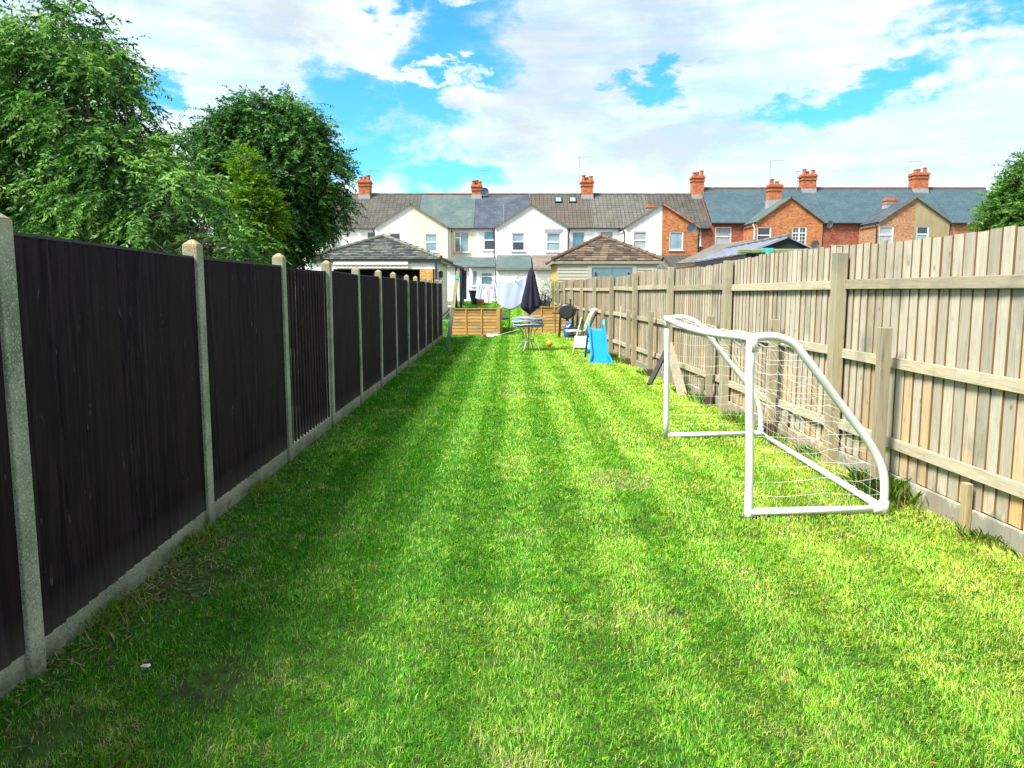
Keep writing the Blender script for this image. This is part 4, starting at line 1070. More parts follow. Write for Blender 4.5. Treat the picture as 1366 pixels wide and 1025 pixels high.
tree('cherry_tree', 'tall loose leafed green tree rising highest behind the left end of the dark fence', (-7.4,12.2,0), 1.9, A_l, GREENS, 7600, 24, .082, .17, .55, .50, seed=3, clump=.7)
E_l = LB(16, [(30,300,110),(150,310,90),(240,330,70),(-80,290,120),(90,250,80),(200,260,45)])
tree('hedge_tree', 'dark dense tree filling the gap behind the tall loose leafed tree', (-9.5,16.3,0), 1.5, E_l, ((.012,.045,.008),(.026,.085,.014),(.05,.14,.025)), 3200, 20, .10, .14, .4, .45, seed=8)
B_l = LB(22, [(352,174,42),(310,190,38),(396,185,38),(345,160,30),(288,178,28),(420,222,36),(372,240,58),(436,268,26),(410,288,28),(325,240,50),(372,300,44),(345,330,40),(375,330,22),(272,230,34),(384,160,26)])
tree('ash_tree', 'rounded dark green ash tree beside the house roofs at the left', (-6.6,22.5,0), 2.2, B_l, ((.007,.036,.008),(.022,.100,.018),(.17,.34,.08)), 7200, 24, .115, .2, .5, .55, seed=12, clump=.7)
C_l = LB(19, [(325,215,14),(330,240,20),(340,265,27),(348,295,27),(335,320,30),(355,275,18)])
tree('cypress', 'yellow green conifer standing between the two broad trees', (-6.2,19.2,0), 1.6, C_l, ((.03,.09,.004),(.085,.20,.008),(.20,.36,.02)), 2300, 22, .05, .1, .05, .26, seed=21, aspect=.5, clump=.6)
D_l = LB(20, [(1372,256,32),(1352,275,26),(1336,294,20),(1392,240,40),(1364,228,16),(1400,280,60),(1440,240,60),(1352,300,40)])
tree('apple_tree', 'small bright green leafy tree rising above the right end of the pale fence', (14.3,20.3,0), 1.7, D_l, ((.04,.12,.02),(.08,.20,.03),(.17,.30,.07)), 3000, 18, .085, .14, .2, .35, seed=31, clump=.6, aspect=.5)

# ================================================================== HOUSES
def wall(m, x0, x1, z0, z1, y, ops=(), th=.25, col=None):
    """wall in the plane y facing -y, with openings (a,b,c,d) = x0,x1,z0,z1 and reveals"""
    xs = sorted(set([x0,x1]+[v for o in ops for v in o[:2] if x0 < v < x1])); zs = sorted(set([z0,z1]+[v for o in ops for v in o[2:4] if z0 < v < z1]))
    for i in range(len(xs)-1):
        for j in range(len(zs)-1):
            cx, cz = (xs[i]+xs[i+1])/2, (zs[j]+zs[j+1])/2
            if any(o[0] < cx < o[1] and o[2] < cz < o[3] for o in ops): continue
            m.face([(xs[i],y,zs[j]),(xs[i+1],y,zs[j]),(xs[i+1],y,zs[j+1]),(xs[i],y,zs[j+1])])
    for a, b, c, d in ops:
        t = y+th
        m.face([(a,y,c),(a,t,c),(a,t,d),(a,y,d)]); m.face([(b,y,c),(b,y,d),(b,t,d),(b,t,c)])
        m.face([(a,y,d),(a,t,d),(b,t,d),(b,y,d)]); m.face([(a,y,c),(b,y,c),(b,t,c),(a,t,c)])

def window(root, a, b, c, d, y, style='sash', glass='glass_pale', glass2=None, frame='white_paint', head=False, name='window'):
    t = .07; y0, y1 = y+.03, y+.09; m = MB()
    m.box(a,y0,c,a+t,y1,d); m.box(b-t,y0,c,b,y1,d); m.box(a+t,y0,d-t,b-t,y1,d); m.box(a+t,y0,c,b-t,y1,c+t)
    mz = c+(d-c)*(.52 if style == 'sash' else .70)
    if style in ('sash','top'): m.box(a+t,y0+.005,mz-.035,b-t,y1,mz+.035)
    if style == 'side': m.box(a+(b-a)*.38,y0+.004,c+t,a+(b-a)*.38+.06,y1,d-t); m.box(a+t,y0+.008,mz-.03,a+(b-a)*.38,y1,mz+.03)
    if style == 'mullion':
        cx = (a+b)/2; m.box(cx-.05,y0+.004,c+t,cx+.05,y1,d-t); m.box(a+t,y0+.008,mz-.03,b-t,y1-.002,mz+.03)
        for q in (.25,.5,.75):
            zz = c+(mz-c)*q; m.box(a+t,y0+.03,zz-.012,b-t,y1-.004,zz+.012)
        for s_ in (.28,.72):
            xx = a+(b-a)*s_; m.box(xx-.012,y0+.032,c+t,xx+.012,y1-.006,d-t)
    w_ = m.build(name, M[frame], root)
    p = MB()
    if glass2 and style != 'plain':
        p.face([(a,y+.075,mz),(b,y+.075,mz),(b,y+.075,d),(a,y+.075,d)]); p.build('pane', M[glass], w_)
        p = MB(); p.face([(a,y+.075,c),(b,y+.075,c),(b,y+.075,mz),(a,y+.075,mz)]); p.build('pane', M[glass2], w_)
    else:
        p.face([(a,y+.075,c),(b,y+.075,c),(b,y+.075,d),(a,y+.075,d)]); p.build('pane', M[glass], w_)
    q = MB(); q.box(a-.08,y-.07,c-.07,b+.08,y+.03,c-.004); q.build('sill', M['sillgrey'], w_)
    if head: q = MB(); q.box(a-.14,y-.015,d+.004,b+.14,y+.02,d+.26); q.build('lintel', M['lead'], w_)
M['sillgrey'] = plain('stone_sill', (.48,.50,.48), .8)

def chimney(root, x, y, w_, d, z0, z1, pots_=3, aerial=None):
    m = MB(); h = z1-z0
    m.box(x-w_/2,y-d/2,z0,x+w_/2,y+d/2,z1-.45)
    m.box(x-w_/2-.05,y-d/2-.05,z1-.45,x+w_/2+.05,y+d/2+.05,z1-.36); m.box(x-w_/2-.02,y-d/2-.02,z1-.36,x+w_/2+.02,y+d/2+.02,z1-.20); m.box(x-w_/2-.09,y-d/2-.09,z1-.20,x+w_/2+.09,y+d/2+.09,z1-.10); m.box(x-w_/2-.03,y-d/2-.03,z1-.10,x+w_/2+.03,y+d/2+.03,z1)
    ch = m.build('chimney', M['chimney_brick'], root)
    for k in range(pots_):
        p = MB(); px = x-w_/2+w_*(k+.5)/pots_; hh = .26+.07*((k*7+int(x*3))%3)
        p.lathe([(.15,z1),(.13,z1+hh*.8),(.165,z1+hh*.82),(.165,z1+hh),(.09,z1+hh)], (px,y+(.12 if k%2 else -.12),0), 12); p.build('chimney_pot', M['terracotta'], ch)
    f = MB(); f.box(x-w_/2-.08,y-d/2-.08,z0-.02,x+w_/2+.08,y+d/2+.08,z0+.55-.1) if False else f.box(x-w_/2-.03,y-d/2-.03,z0,x+w_/2+.03,y+d/2+.03,z0+.72); f.build('flashing', M['lead'], ch)
    return ch

def aerial(root, x, y, z0, z1, s=1.0, ang=20):
    m = MB(); m.tube([(x,y,z0),(x,y,z1)], .022, 5); a = R(ang); c, sn = math.cos(a), math.sin(a)
    m.tube([(x-.15*c,y-.15*sn,z1-.05),(x+1.0*s*c,y+1.0*s*sn,z1-.03)], .014, 4)
    for k in range(7):
        t = -.1+k*.17*s; m.tube([(x+t*c-.22*sn*0,y+t*sn,z1-.24+.0),(x+t*c,y+t*sn,z1+.16)] if k == 0 else [(x+t*c+.2*sn,y+t*sn-.2*c,z1-.04),(x+t*c-.2*sn,y+t*sn+.2*c,z1-.04)], .008, 4)
    m.build('tv_aerial', M['steel'], root)

def dish(root, x, y, z, r_=.3):
    m = MB(); Mx = Matrix.Rotation(R(105),3,'X') @ Matrix.Rotation(R(15),3,'Y')
    m.lathe([(.01,0),(r_*.5,.02),(r_*.85,.06),(r_,.10),(r_*.98,.10),(r_*.5,.035),(.012,.015)], (x,y,z), 18, Mx)
    m.tube([(x,y,z),(x,y+.25,z-.2)], .02, 5); m.tube([(x,y-.02,z-.2),(x-.05,y-.35,z-.05)], .012, 5); m.build('satellite_dish', M['dishgrey'], root)
M['dishgrey'] = plain('dish_grey', (.20,.26,.30), .5)

YG, YW, YR = 54.0, 57.0, 60.5
def house(xc, xg, p):
    """xc: chimney party line, xg: shared rear wing party line"""
    s = 1 if xc > xg else -1
    pk, ev, mev, rdg = p['peak'], p['eave'], p['meave'], p['ridge']
    hw = p.get('hw', 2.5); xe = xg + s*hw; x0, x1 = min(xc,xg), max(xc,xg)
    root = empty('terraced_house', ((x0+x1)/2, YW, G(55)), 0, p['label'], 'house', 'terraced houses across the end of the gardens')
    g = .6
    def cvt(w_, Y):
        a, zt = at(w_[0], w_[1], Y); b, zb = at(w_[2], w_[3], Y); return (a, b, zb, zt)
    gw = [(cvt(w_, YG), w_) for w_ in p.get('gwin', [])]; rw = [(cvt(w_, YW), w_) for w_ in p.get('rwin', [])]
    # main house: rear wall, front wall
    m = MB(); ra, rb = min(xc, xe), max(xc, xe)
    wall(m, ra, rb, g, mev, YW, [q for q, _ in rw]); m.face([(x1,YR+3.5,g),(x0,YR+3.5,g),(x0,YR+3.5,mev),(x1,YR+3.5,mev)])
    for xx in (x0, x1):
        m.face([(xx,YW+.01,g),(xx,YR+3.49,g),(xx,YR+3.49,mev-.12),(xx,YR,rdg-.14),(xx,YW+.01,mev-.12)])
    m.build('main_wall', M[p['wall']], root)
    # rear wing
    m = MB(); ga, gb = min(xg, xe), max(xg, xe)
    wall(m, ga, gb, g, ev, YG, [q for q, _ in gw])
    m.face([(xg,YG,ev),(xe,YG,ev),(xg,YG,pk)] if s > 0 else [(xe,YG,ev),(xg,YG,ev),(xg,YG,pk)])
    yb = YW-.003
    m.face([(xe,YG,g),(xe,yb,g),(xe,yb,ev),(xe,YG,ev)]); m.face([(xg-s*.003,YG+.01,g),(xg-s*.003,YW+2,g),(xg-s*.003,YW+2,pk-.05),(xg-s*.003,YG+.01,pk-.05)])
    m.build('rear_wing_wall', M[p.get('gwall', p['wall'])], root)
    # roofs
    m = MB(); ov = .18; sl = (rdg-mev)/(YR-YW); gapx = .012
    m.slab([(x0+gapx,YW-ov,mev-ov*sl+.06),(x1-gapx,YW-ov,mev-ov*sl+.06),(x1-gapx,YR,rdg+.06),(x0+gapx,YR,rdg+.06)], .10)
    m.slab([(x1-gapx,YR+3.5+ov,mev-ov*sl+.06),(x0+gapx,YR+3.5+ov,mev-ov*sl+.06),(x0+gapx,YR+.004,rdg+.06),(x1-gapx,YR+.004,rdg+.06)], .10)
    rf = m.build('roof', M[p['roof']], root)
    m = MB(); m.tube([(x0+gapx,YR,rdg+.05),(x1-gapx,YR,rdg+.05)], .11, 8); m.build('ridge_tiles', M[p.get('rt','ridge_grey')], rf)
    for fx, fz in p.get('skylights', []):
        t = fz; cy = YW+(YR-YW)*t; cz = mev+(rdg-mev)*t+.07; cx = fx
        q = MB(); d = Vector((0,YR-YW,rdg-mev)).normalized(); c = Vector((cx,cy,cz)); nrm = Vector((0,-d.z,d.y))
        q.hexa([c+Vector((-.28,0,0))-d*.35, c+Vector((.28,0,0))-d*.35, c+Vector((.28,0,0))+d*.35, c+Vector((-.28,0,0))+d*.35]+[v_+nrm*.09 for v_ in (c+Vector((-.28,0,0))-d*.35, c+Vector((.28,0,0))-d*.35, c+Vector((.28,0,0))+d*.35, c+Vector((-.28,0,0))+d*.35)])
        sk = q.build('skylight', M['black_metal'], rf); q = MB(); c = c+nrm*.093
        q.face([c+Vector((-.2,0,0))-d*.27, c+Vector((.2,0,0))-d*.27, c+Vector((.2,0,0))+d*.27, c+Vector((-.2,0,0))+d*.27]); q.build('pane', M['glass_pale'], sk)
    m = MB(); so2 = (pk-ev)/hw; o2 = .09
    yb2 = YW + (pk-mev)/sl + .35
    P = [(xg,YG-.12,pk+.07),(xe+s*o2,YG-.12,ev-o2*so2+.07),(xe+s*o2,YW+.25,ev-o2*so2+.07),(xg,yb2,pk+.07)]
    m.slab(P, .07); wr = m.build('rear_wing_roof', M[p.get('groof', p['roof'])], root)
    m = MB(); m.slab([(xg,YG-.16,pk+.075),(xe+s*o2,YG-.16,ev-o2*so2+.075),(xe+s*o2,YG-.125,ev-o2*so2+.075),(xg,YG-.125,pk+.075)], .085); m.build('verge_board', M[p.get('verge','ridge_grey')], root)
    # gutters and pipes
    m = MB(); m.tube([(ra+.1,YW-ov-.05,mev-.12),(rb-.1,YW-ov-.05,mev-.12)], .055, 8); m.tube([(xe+s*(o2+.03),YG+.05,ev-.12),(xe+s*(o2+.03),YW-.3,ev-.12)], .05, 8); m.build('gutter', M['black_metal'], root)
    m = MB(); px = xe + s*.14
    m.tube([(xe+s*.19,YG+.12,ev-.12),(xe+s*.07,YG+.10,ev-.45),(xe+s*.07,YG+.10,g)], .045, 8); m.build('downpipe', M[p.get('pipe','black_metal')], root)
    for (q, w_) in gw: window(root, *q, YG, *w_[4:])
    for (q, w_) in rw: window(root, *q, YW, *w_[4:])
    if 'chim' in p:
        top = at(p['chim'][0], p['chim'][1], YR)[1]; chx = at(p['chim'][0], 250, YR)[0]
        chimney(root, chx, YR, p.get('cw',.85), .95, rdg-.75, top-.30, 3)
    for a_ in p.get('aer', []):
        x, zt = at(a_[0], a_[1], a_[3]); _, zb = at(a_[0], a_[2], a_[3]); aerial(root, x, a_[3], zb, zt, a_[4] if len(a_) > 4 else 1, a_[5] if len(a_) > 5 else 20)
    for d_ in p.get('dish', []):
        x, z = at(d_[0], d_[1], d_[2]); dish(root, x, d_[2], z, d_[3])
    if 'stub' in p:
        x, zt = at(p['stub'][0], p['stub'][1], YW-.2)
        chimney(root, x, YW-.2, p['stub'][2], .7, pk-.6, zt-.1, p['stub'][3])
    if 'lean' in p:  # single storey lean-to in front of the wing
        la, lb, lt, lbm, mat, wm, yf = p['lean']
        m = MB(); m.slab([(la,yf-.2,lbm-.06),(lb,yf-.2,lbm-.06),(lb,YG-.005,lt),(la,YG-.005,lt)], .09); m.build('lean_to_roof', M[mat], root)
        m = MB(); ops = [o for o in p.get('lops', [])]
        wall(m, la+.03, lb-.03, g, lbm-.08, yf, [o[:4] for o in ops]); m.face([(la+.03,yf,g),(la+.03,YG-.01,g),(la+.03,YG-.01,lt-.2),(la+.03,yf,lbm-.12)]); m.face([(lb-.03,yf,g),(lb-.03,YG-.01,g),(lb-.03,YG-.01,lt-.2),(lb-.03,yf,lbm-.12)])
        m.build('lean_to_wall', M[wm], root)
        for o in ops: window(root, *o[:4], yf, *o[4:])
        m = MB(); m.tube([(la,yf-.26,lbm-.14),(lb,yf-.26,lbm-.14)], .05, 8); m.build('gutter', M['pvcgrey'], root)
    return root
M['pvcgrey'] = plain('grey_gutter', (.16,.18,.19), .5)

PL = [-15.6, -11.4, -6.95, -2.76, 1.33, 5.87, 10.35, 14.5, 19.15, 23.1, 27.75, 31.9, 36.4, 40.6]
WL = dict(peak=7.55, eave=6.0, meave=6.25, ridge=8.95)
WR = dict(peak=8.0, eave=6.35, meave=6.62, ridge=9.40)
house(PL[1], PL[0], dict(WL, wall='white_render', roof='pantile_brown', rwin=[(432,311,448,333,'sash','glass_dark')], label='white rendered terraced house mostly hidden behind the rounded ash tree'))
house(PL[1], PL[2], dict(WL, wall='white_render', roof='pantile_brown', chim=(487,236), aer=[(494,227,262,60.3,.8)],
    gwin=[(519,311,535,336,'sash','glass_dark')], rwin=[(489,309,501,331,'sash','glass_dark')], label='white terraced house with brown tiled roof, right of the ash tree'))
house(PL[3], PL[2], dict(WL, wall='cream_render', roof='slate_green', rt='ridge_clay', chim=(636,242), cw=.72,
    gwin=[(567,312,584,336,'sash','glass_pale')], rwin=[(606,309,626,337,'side','glass_pale')], pipe='sillgrey',
    lean=(-4.45,-2.80,4.0,3.35,'slate_green','white_render',51.6), lops=[(-3.55,-2.95,1.0,3.05,'plain','glass_dark',None,'white_paint',False,'door')],
    label='cream rendered terraced house with grey green slate roof and glazed back door'))
house(PL[3], PL[4], dict(WL, wall='white_render', roof='slate_dark', rt='ridge_clay', aer=[(643,227,262,60.3,.6,10),(672,273,322,53.85,.8,0)], dish=[(646,256,60.1,.33)],
    gwin=[(683,311,700,335,'sash','glass_pale','glass_dark')], rwin=[(645,308,665,334,'sash','glass_teal','glass_dark')],
    lean=(-1.05,1.28,4.1,3.15,'slate_green','white_render',50.6), lops=[],
    stub=(709,270,.42,0), label='white terraced house with dark slate roof, left half of the middle gable'))
house(PL[5], PL[4], dict(WL, wall='white_render', roof='pantile_mixed', chim=(783,236), aer=[(773,209,262,60.3,.9,0)],
    gwin=[(729,311,748,336,'sash','glass_pale',None,'white_paint',True)], rwin=[(763,309,780,340,'plain','glass_teal')],
    skylights=[(at(745,271,59.7)[0],.80),(at(764,271,59.7)[0],.80)],
    lean=(1.38,3.95,4.1,3.15,'slate_brown','white_render',50.6), lops=[], label='white terraced house with two skylights in its brown tiled roof'))
house(PL[5], PL[6], dict(WL, wall='white_render', roof='pantile_grey', aer=[(832,281,305,53.6,.9,0)],
    gwin=[(845,309,863,334,'sash','curtain','curtain')], rwin=[(800,308,818,334,'sash','curtain')],
    lean=(7.8,10.3,4.1,3.15,'pantile_grey','white_render',50.6), lops=[], stub=(868,272,.5,0), label='white terraced house with pale grey brown tiles, left half of the split gable'))
house(PL[7], PL[6], dict(WL, wall='red_brick', gwall='orange_brick', roof='pantile_brown', chim=(930,230), aer=[],
    gwin=[(893,309,911,334,'plain','glass_pale')], rwin=[(925,305,935,328,'sash','glass_pale')], dish=[(922,304,53.6,.36)], verge='orange_brick',
    lean=(10.4,12.9,4.1,3.15,'pantile_brown','orange_brick',50.6), lops=[], label='orange brick terraced house with brown tiled roof, right half of the split gable'))
house(PL[7], PL[8], dict(WR, hw=2.3, wall='red_brick', gwall='orange_brick', roof='slate_blue', rt='ridge_clay', groof='slate_green', aer=[(1028,214,245,56.6,.9,-10)],
    gwin=[(1010,303,1028,326,'sash','glass_dark')], rwin=[(954,303,975,330,'sash','curtain')], pipe='white_paint', verge='ridge_grey', stub=(1033,245,.9,2), label='orange brick slate roofed house with a chimney standing on its rear wing'))
house(PL[9], PL[8], dict(WR, hw=2.3, wall='red_brick', gwall='orange_brick', roof='slate_blue', rt='ridge_clay', groof='slate_blue', chim=(1077,228), cw=1.0, aer=[(1064,228,262,60.3,.3,0)],
    gwin=[(1057,303,1075,330,'mullion','glass_dark')], rwin=[(1111,301,1129,327,'sash','curtain')], dish=[(1086,327,53.6,.34),(1106,299,56.5,.25)], verge='ridge_grey', label='orange brick slate roofed house with white many paned window in its gable'))
house(PL[9], PL[10], dict(WR, hw=2.45, wall='red_brick', gwall='tan_brick', roof='slate_blue', rt='ridge_clay', groof='slate_dark', 
    gwin=[(1173,302,1191,326,'sash','curtain')], rwin=[], verge='ridge_grey', stub=(1187,263,.62,0), label='tan brick slate roofed house, left half of the gable with the beige side'))
house(PL[11], PL[10], dict(WR, hw=2.45, wall='tan_brick', gwall='beige_render', roof='slate_blue', rt='ridge_clay', chim=(1225,226), cw=1.05, aer=[(1213,215,262,60.3,1.0,0)],
    gwin=[(1223,302,1238,324,'sash','glass_dark','glass_pale')], rwin=[(1266,300,1283,322,'sash','glass_dark')], verge='ridge_grey', label='slate roofed house with plain beige rendered half gable'))
house(PL[11], PL[12], dict(WR, hw=2.45, wall='tan_brick', roof='slate_blue', rt='ridge_clay', gwin=[], rwin=[(1300,300,1316,322,'sash','glass_dark')], verge='ridge_grey', label='slate roofed brick house at the right end, partly behind the apple tree'))

# patio
m = MB(); m.hexa([(-8,43.5,G(43.5)-.2),(-1.2,43.5,G(43.5)-.2),(-1.2,52,.85),(-8,52,.85),(-8,43.5,G(43.5)+.02),(-1.2,43.5,G(43.5)+.02),(-1.2,52,1.03),(-8,52,1.03)])
tag(m.build('patio', M['kerb']), kind='structure')
m = MB(); m.hexa([(-3.3,35,G(35)-.2),(-2.25,35,G(35)-.2),(-2.5,43.45,G(43.45)-.2),(-3.3,43.45,G(43.45)-.2),(-3.3,35,G(35)+.012),(-2.25,35,G(35)+.012),(-2.5,43.45,G(43.45)+.012),(-3.3,43.45,G(43.45)+.012)])
tag(m.build('path', M['kerb']), kind='structure')

# white glazed porch against the cream house
def porch():
    rt = empty('glazed_porch', (-2.0,50,1), 0, 'white framed glazed porch with pale roof below the dark slate house', 'porch')
    m = MB(); wall(m, -2.78, -1.10, .6, 3.15, 50.9, [(-2.62,-2.25,1.95,3.0),(-2.05,-1.25,1.95,2.85)], .1); m.build('porch_wall', M['white_paint'], rt)
    window(rt, -2.62,-2.25,1.95,3.0,50.9,'plain','glass_pale'); window(rt, -2.05,-1.25,1.95,2.85,50.9,'top','glass_teal')
    m = MB(); m.slab([(-2.78,50.6,3.2),(-1.10,50.6,3.2),(-1.10,53.9,3.95),(-2.78,53.9,3.95)], .08); m.build('porch_roof', M['slate_green'], rt)
porch()

# ================================================================== OUTBUILDINGS
def tiled(m, A, B, C, D, tw, th, rng, lift=.03, jit=1.0):
    """overlapping tiles between eaves A-B and top D-C (C may equal D)"""
    A, B, C, D = map(Vector, (A,B,C,D)); nrm = (B-A).cross(D-A).normalized()
    if nrm.z < 0: nrm = -nrm
    hgt = ((A+B)/2-(C+D)/2).length; rows = max(2, int(hgt/th))
    for j in range(rows):
        t0, t1 = j/rows, min(1, (j+1.12)/rows)
        a0, b0, a1, b1 = A.lerp(D,t0), B.lerp(C,t0), A.lerp(D,t1), B.lerp(C,t1)
        ex = (B-A).normalized(); Lw = (b0-a0).length; n = max(1, int(Lw/tw))
        off = .5*tw*(j % 2)
        x = -off
        while x < Lw:
            xa, xb = max(0,x), min(Lw, x+tw-.012)
            if xb - xa > .05:
                def clampx(p0, xx, la, lb):
                    L1 = (lb-la).length
                    s_ = (la-a0).dot(ex); return la + ex*min(max(xx-s_,0),L1)
                j1 = rng.uniform(0,.016)*jit; j2 = rng.uniform(0,.016)*jit; dz = rng.uniform(-.012,.012)*jit
                up = (a1-a0).normalized()
                p = [a0+ex*xa+nrm*(lift+j1)+up*dz, a0+ex*xb+nrm*(lift+j2)+up*dz, clampx(0,xb,a1,b1)+nrm*.004, clampx(0,xa,a1,b1)+nrm*.004]
                q = [v-nrm*.022 for v in p]
                m.hexa(q+p, rng.random())
            x += tw

def hip_building(name, label, x0, x1, y0, y1, eave, apex, inset, tilemat, tw, th, cat, seed, ov=.25, hipmat='ridge_grey'):
    rt = empty(name, ((x0+x1)/2,(y0+y1)/2,G(y0)), 0, label, cat); rng = random.Random(seed)
    a, b, c, d = x0-ov, x1+ov, y0-min(ov,.10), y1+ov; cx = (x0+x1)/2
    r0, r1 = (cx, y0+inset, apex), (cx, y1-inset, apex)
    m = MB(); tiled(m, (a,c,eave), (b,c,eave), r0, r0, tw, th, rng)
    tiled(m, (b,c,eave), (b,d,eave), r1, r0, tw, th, rng); tiled(m, (a,d,eave), (a,c,eave), r0, r1, tw, th, rng)
    m.face([(a,c,eave-.01),(b,c,eave-.01),(r0[0],r0[1],r0[2]-.02)]); m.face([(b,c,eave-.01),(b,d,eave-.01),(r1[0],r1[1],r1[2]-.02),(r0[0],r0[1],r0[2]-.02)])
    m.face([(a,d,eave-.01),(a,c,eave-.01),(r0[0],r0[1],r0[2]-.02),(r1[0],r1[1],r1[2]-.02)]); m.face([(b,d,eave-.01),(a,d,eave-.01),(r1[0],r1[1],r1[2]-.02)])
    rf = m.build('roof', M[tilemat], rt)
    m = MB()
    for p, q in (((a,c,eave+.05),r0),((b,c,eave+.05),r0),(r0,r1),((b,d,eave+.05),r1),((a,d,eave+.05),r1)):
        p, q = Vector(p), Vector(q); n = max(1,int((q-p).length/.42)); dd = (q-p)/n
        for k in range(n):
            m.tube([p+dd*k+Vector((0,0,.035+rng.uniform(0,.01))), p+dd*(k+1.04)+Vector((0,0,.02))], [.10,.085], 8)
    m.build('hip_tiles', M[hipmat], rf)
    m = MB(); m.box(a,c,eave-.14,b,c+.03,eave-.015); m.box(a,c+.03,eave-.14,a+.03,d,eave-.015); m.box(b-.03,c+.03,eave-.14,b,d,eave-.015); m.build('fascia', M['black_metal'] if tilemat == 'tile_grey' else M['post'], rt)
    m = MB(); m.box(a+.03,c+.03,eave-.06,b-.03,d,eave-.035); m.build('soffit', M['dark_timber'], rt)
    return rt

def left_building():
    x0, x1, y0, y1 = -9.0, -3.45, 35.2, 41.5; ev = 3.05
    rt = hip_building('garden_building', 'white walled outbuilding with grey hipped tile roof and rolled awning past the dark fence', x0, x1, y0, y1, ev, 4.28, 2.75, 'tile_grey', .30, .20, 'outbuilding', 4)
    g = .2
    m = MB(); m.box(x0,y0,2.62,x1,y0+.12,ev-.07); m.box(x0,y0+.004,g,x0+.9,y0+.11,2.618); m.build('front_wall', M['white_paint'], rt)
    m = MB(); m.box(x1-.72,y0+.002,g,x1-.14,y0+.3,2.618); m.build('brick_pier', M['yellow_brick'], rt)
    m = MB(); m.box(x0+.1,y1-.15,g,x1-.1,y1-.05,ev-.1); m.box(x0+.005,y0+.14,g,x0+.1,y1,ev-.1); m.box(x0+.1,y0+2.6,g,x1-.1,y0+2.7,2.8); m.build('inner_wall', M['dark_void'], rt)
    m = MB(); m.box(x1-.10,y0+.125,g,x1,y1,ev-.065)
    for k in range(8):
        yy = y0+.4+k*.75; m.box(x1+.002,yy,g+.02,x1+.035,yy+.09,ev-.1)
    m.build('side_wall', M['white_paint'], rt)
    m = MB(); m.box(x1+.003,y0+1.6,1.7,x1+.05,y0+2.3,2.45); m.build('side_window', M['glass_dark'], rt)
    m = MB(); m.lathe([(.03,2.25),(.09,2.3),(.10,2.5),(.03,2.58)], (x1+.14,y0+1.0,0), 12); m.build('wall_lamp', M['black_metal'], rt)
    m = MB(); m.tube([(x1+.02,y0-.06,2.95),(x1+.02,y0-.06,.2)], .05, 8); m.build('downpipe', M['black_metal'], rt)
    ax0 = at(446,350,y0)[0]; ax1 = at(545,350,y0)[0]
    m = MB(); m.box(ax0,y0-.22,2.80,ax1,y0-.005,2.93); aw = m.build('awning', M['white_paint'], rt, bevel=.02)
    m = MB(); n = 34
    for k in range(n):
        xa = ax0+.03+(ax1-ax0-.06)*k/n; wv = (ax1-ax0-.06)/n
        if k % 2 == 0: m.hexa([(xa,y0-.24,2.76),(xa+wv*.62,y0-.24,2.76),(xa+wv*.62,y0-.225,2.76),(xa,y0-.225,2.76),(xa,y0-.24,2.83),(xa+wv*.62,y0-.24,2.83),(xa+wv*.62,y0-.225,2.83),(xa,y0-.225,2.83)])
    m.build('valance', M['lead'], aw)
    m = MB(); m.box(ax0,y0-.21,2.66,ax1,y0-.10,2.72); m.build('front_bar', M['white_paint'], aw)
    sx_, sz = at(497,368,37); m = MB(); m.box(sx_-.11,y0+2.57,sz-.13,sx_+.11,y0+2.597,sz+.13); m.build('wall_notice', M['glass_pale'], rt)
    m = MB(); m.box(-7.4,y0+1.2,g,-6.2,y0+2.0,2.0); m.box(-5.6,y0+1.2,g,-5.0,y0+1.9,2.35); m.build('stored_cabinet', M['black_metal'], rt)
    # aerial pole left of the building
    x, z = at(413,300,33.5); m = MB(); m.tube([(x,33.5,G(33.5)),(x,33.5,z)], .03, 6); o = m.build('metal_pole', M['tealgrey'], loc=(x,33.5,G(33.5))); tag(o, 'thin dark upright pole beside the left corner of the white outbuilding', 'pole')
left_building()

def side_shelter():
    rt = empty('timber_shelter', (-2.9,43,G(42)), 0, 'dark posted timber shelter behind the white outbuilding', 'shelter')
    m = MB(); m.slab([(-3.9,42.3,3.30),(-2.72,42.3,2.95),(-2.72,44.5,2.95),(-3.9,44.5,3.30)], .12); m.build('roof', M['dark_timber'], rt)
    for xx, yy in ((-2.80,42.4),(-2.80,44.3),(-3.05,42.4)):
        m = MB(); m.box(xx-.06,yy-.06,.4,xx+.06,yy+.06,2.90); m.build('post', M['dark_timber'], rt)
side_shelter()

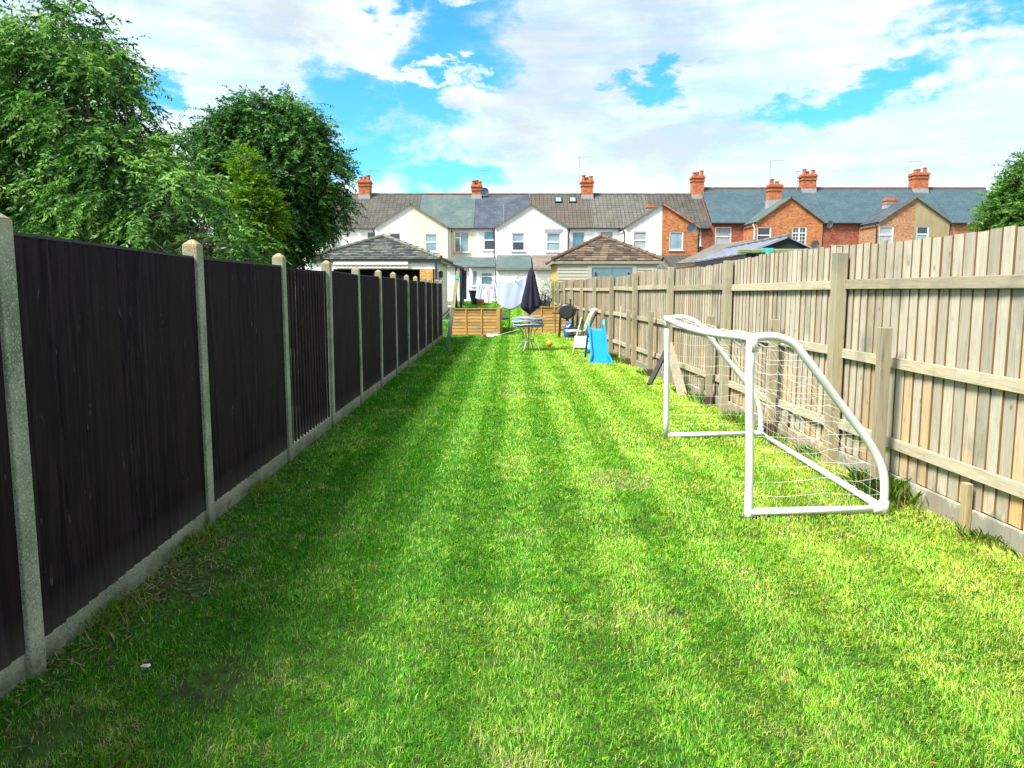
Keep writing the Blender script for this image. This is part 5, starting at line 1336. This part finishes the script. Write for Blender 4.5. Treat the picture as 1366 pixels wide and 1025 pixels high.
def right_building():
    x0, x1, y0, y1 = 2.12, 6.75, 36.2, 42.2; ev = 3.03
    rt = hip_building('garage', 'pale clad garage with red brown hipped roof and blue doors behind the pale fence', x0, x1, y0, y1, ev, 4.30, 2.35, 'tile_red', .36, .24, 'garage', 9, hipmat='ridge_brown')
    g = .2; m = MB(); m_ = m; m2 = MB(); z = g; dx0, dx1 = at(790,360,y0)[0], at(843,360,y0)[0]
    while z < ev-.1:
        for m, a, b in ((m_,x0,dx0-.22),(m2,dx1+.22,x1)):
            m.hexa([(a,y0-.02,z),(b,y0-.02,z),(b,y0+.04,z),(a,y0+.04,z),(a,y0,z+.15),(b,y0,z+.15),(b,y0+.04,z+.15),(a,y0+.04,z+.15)], random.random())
        z += .15
    m_.build('cladding', M['cladding'], rt); m2.build('cladding', M['cladding'], rt)
    m = MB(); m.box(dx0-.22,y0+.0,g,x1-.5,y0+.03,g+.01); m.box(x0,y0+.041,g,x1,y0+.1,ev-.07); m.box(x1-.05,y0+.1,g,x1,y1,ev-.07); m.box(x0+.02,y1-.1,g,x1-.05,y1,ev-.07); m.build('wall', M['cladding'], rt)
    m = MB(); m.box(x0-.01,y0+.045,g,x0+.04,y1,ev-.07, .5); m.build('side_wall', M['osb'], rt)
    m = MB(); m.box(dx0-.22,y0-.035,g,dx0-.02,y0+.04,2.72); m.box(dx1+.02,y0-.035,g,dx1+.22,y0+.04,2.72); m.box(dx0-.22,y0-.036,2.722,dx1+.22,y0+.04,2.86); m.build('door_frame', M['cladding'], rt)
    cx = (dx0+dx1)/2
    for a, b in ((dx0,cx-.008),(cx+.008,dx1)):
        m = MB(); m.box(a,y0-.015,g,b,y0+.035,2.70); d = m.build('door', M['teal_paint'], rt)
        h = MB(); hx = a+.16 if a == dx0 else b-.16; h.box(hx-.035,y0-.05,2.30,hx+.035,y0-.016,2.50); h.build('handle', M['black_metal'], d)
M['cladding'] = plain('grey_cladding', (.42,.41,.33), .75, (.34,.33,.27), 3, stretch=(.3,1,5))
M['osb'] = plain('yellow_board', (.62,.42,.11), .8, (.48,.32,.09), 6)
right_building()

def far_sheds():
    rt = empty('brick_outhouse', (12,46,.9), 0, 'brick outhouse with long grey slate roof behind the garage', 'outhouse')
    m = MB(); m.slab([(10.6,42,3.22),(13.1,42,4.40),(13.1,50.4,4.6),(10.6,50.4,3.42)], .1); m.slab([(15.4,42,3.3),(15.4,50.4,3.5),(13.105,50.4,4.6),(13.105,42,4.40)], .1); m.build('roof', M['slate_brown2'], rt)
    m = MB(); m.box(10.8,42.2,.5,15.2,50.2,3.12); m.build('wall', M['orange_brick'], rt)
    rt = empty('felt_roofed_shed', (10.6,34,.3), 0, 'dark gabled shed with pale plastic roof and mossy gutter behind the pale fence', 'shed')
    xa, xb, xm = 8.98, 11.55, 10.62; ya, yb = 30, 38.5
    m = MB(); m.slab([(xa,ya,3.10),(xm,ya,3.72),(xm,yb,3.72),(xa,yb,3.10)], .05); m.slab([(xm,ya,3.72),(xb,ya,3.30),(xb,yb,3.30),(xm,yb,3.72)], .05)
    for k in range(9):
        yy = ya+.1+k*1.0; m.bar((xa,yy,3.12),(xm,yy,3.74),.05,.03)
    m.build('roof', M['sheet_roof'], rt)
    m = MB(); m.face([(xa+.05,ya+.1,0),(xb-.05,ya+.1,0),(xb-.05,ya+.1,3.26),(xm,ya+.1,3.67),(xa+.05,ya+.1,3.06)])
    m.face([(xa+.05,ya+.1,0),(xa+.05,yb-.1,0),(xa+.05,yb-.1,3.04),(xa+.05,ya+.1,3.04)]); m.face([(xb-.05,ya+.1,0),(xb-.05,yb-.1,0),(xb-.05,yb-.1,3.22),(xb-.05,ya+.1,3.22)]); m.build('wall', M['dark_void'], rt)
    m = MB(); m.tube([(xm,ya-.05,3.76),(xm,yb,3.76)], .07, 8); m.build('ridge', M['ridge_grey'], rt)
    x0_, zg = at(984,336,29.5); x1_, _ = at(1110,336,29.5)
    m = MB(); m.box(x0_,29.38,zg-.06,x1_,29.55,zg+.10); m.build('gutter', M['moss_metal'], rt, bevel=.03)
    xp = at(1024,336,29.4)[0]; m = MB(); m.box(xp-.20,29.32,zg-.03,xp+.20,29.6,zg+.13); m.tube([(xp,29.34,zg-.03),(xp,29.34,.1)], .10, 10); m.build('downpipe', M['tealpipe'], rt)
M['slate_brown2'] = tile_mat('grey_brown_slate', (.125,.12,.10), (.09,.088,.075), (.04,.036,.03), .28, .22, .5, .01, (.26,.25,.2), .5)
far_sheds()

# finish: keep children where they were modelled, drop nothing else
def fix_parents():
    for o in list(COL.objects):
        p = o.parent
        if p is None: continue
        if p.parent is None and (p.location.length > 0 or any(p.rotation_euler)):
            o.matrix_parent_inverse = (Matrix.Translation(p.location) @ p.rotation_euler.to_matrix().to_4x4()).inverted()
fix_parents()
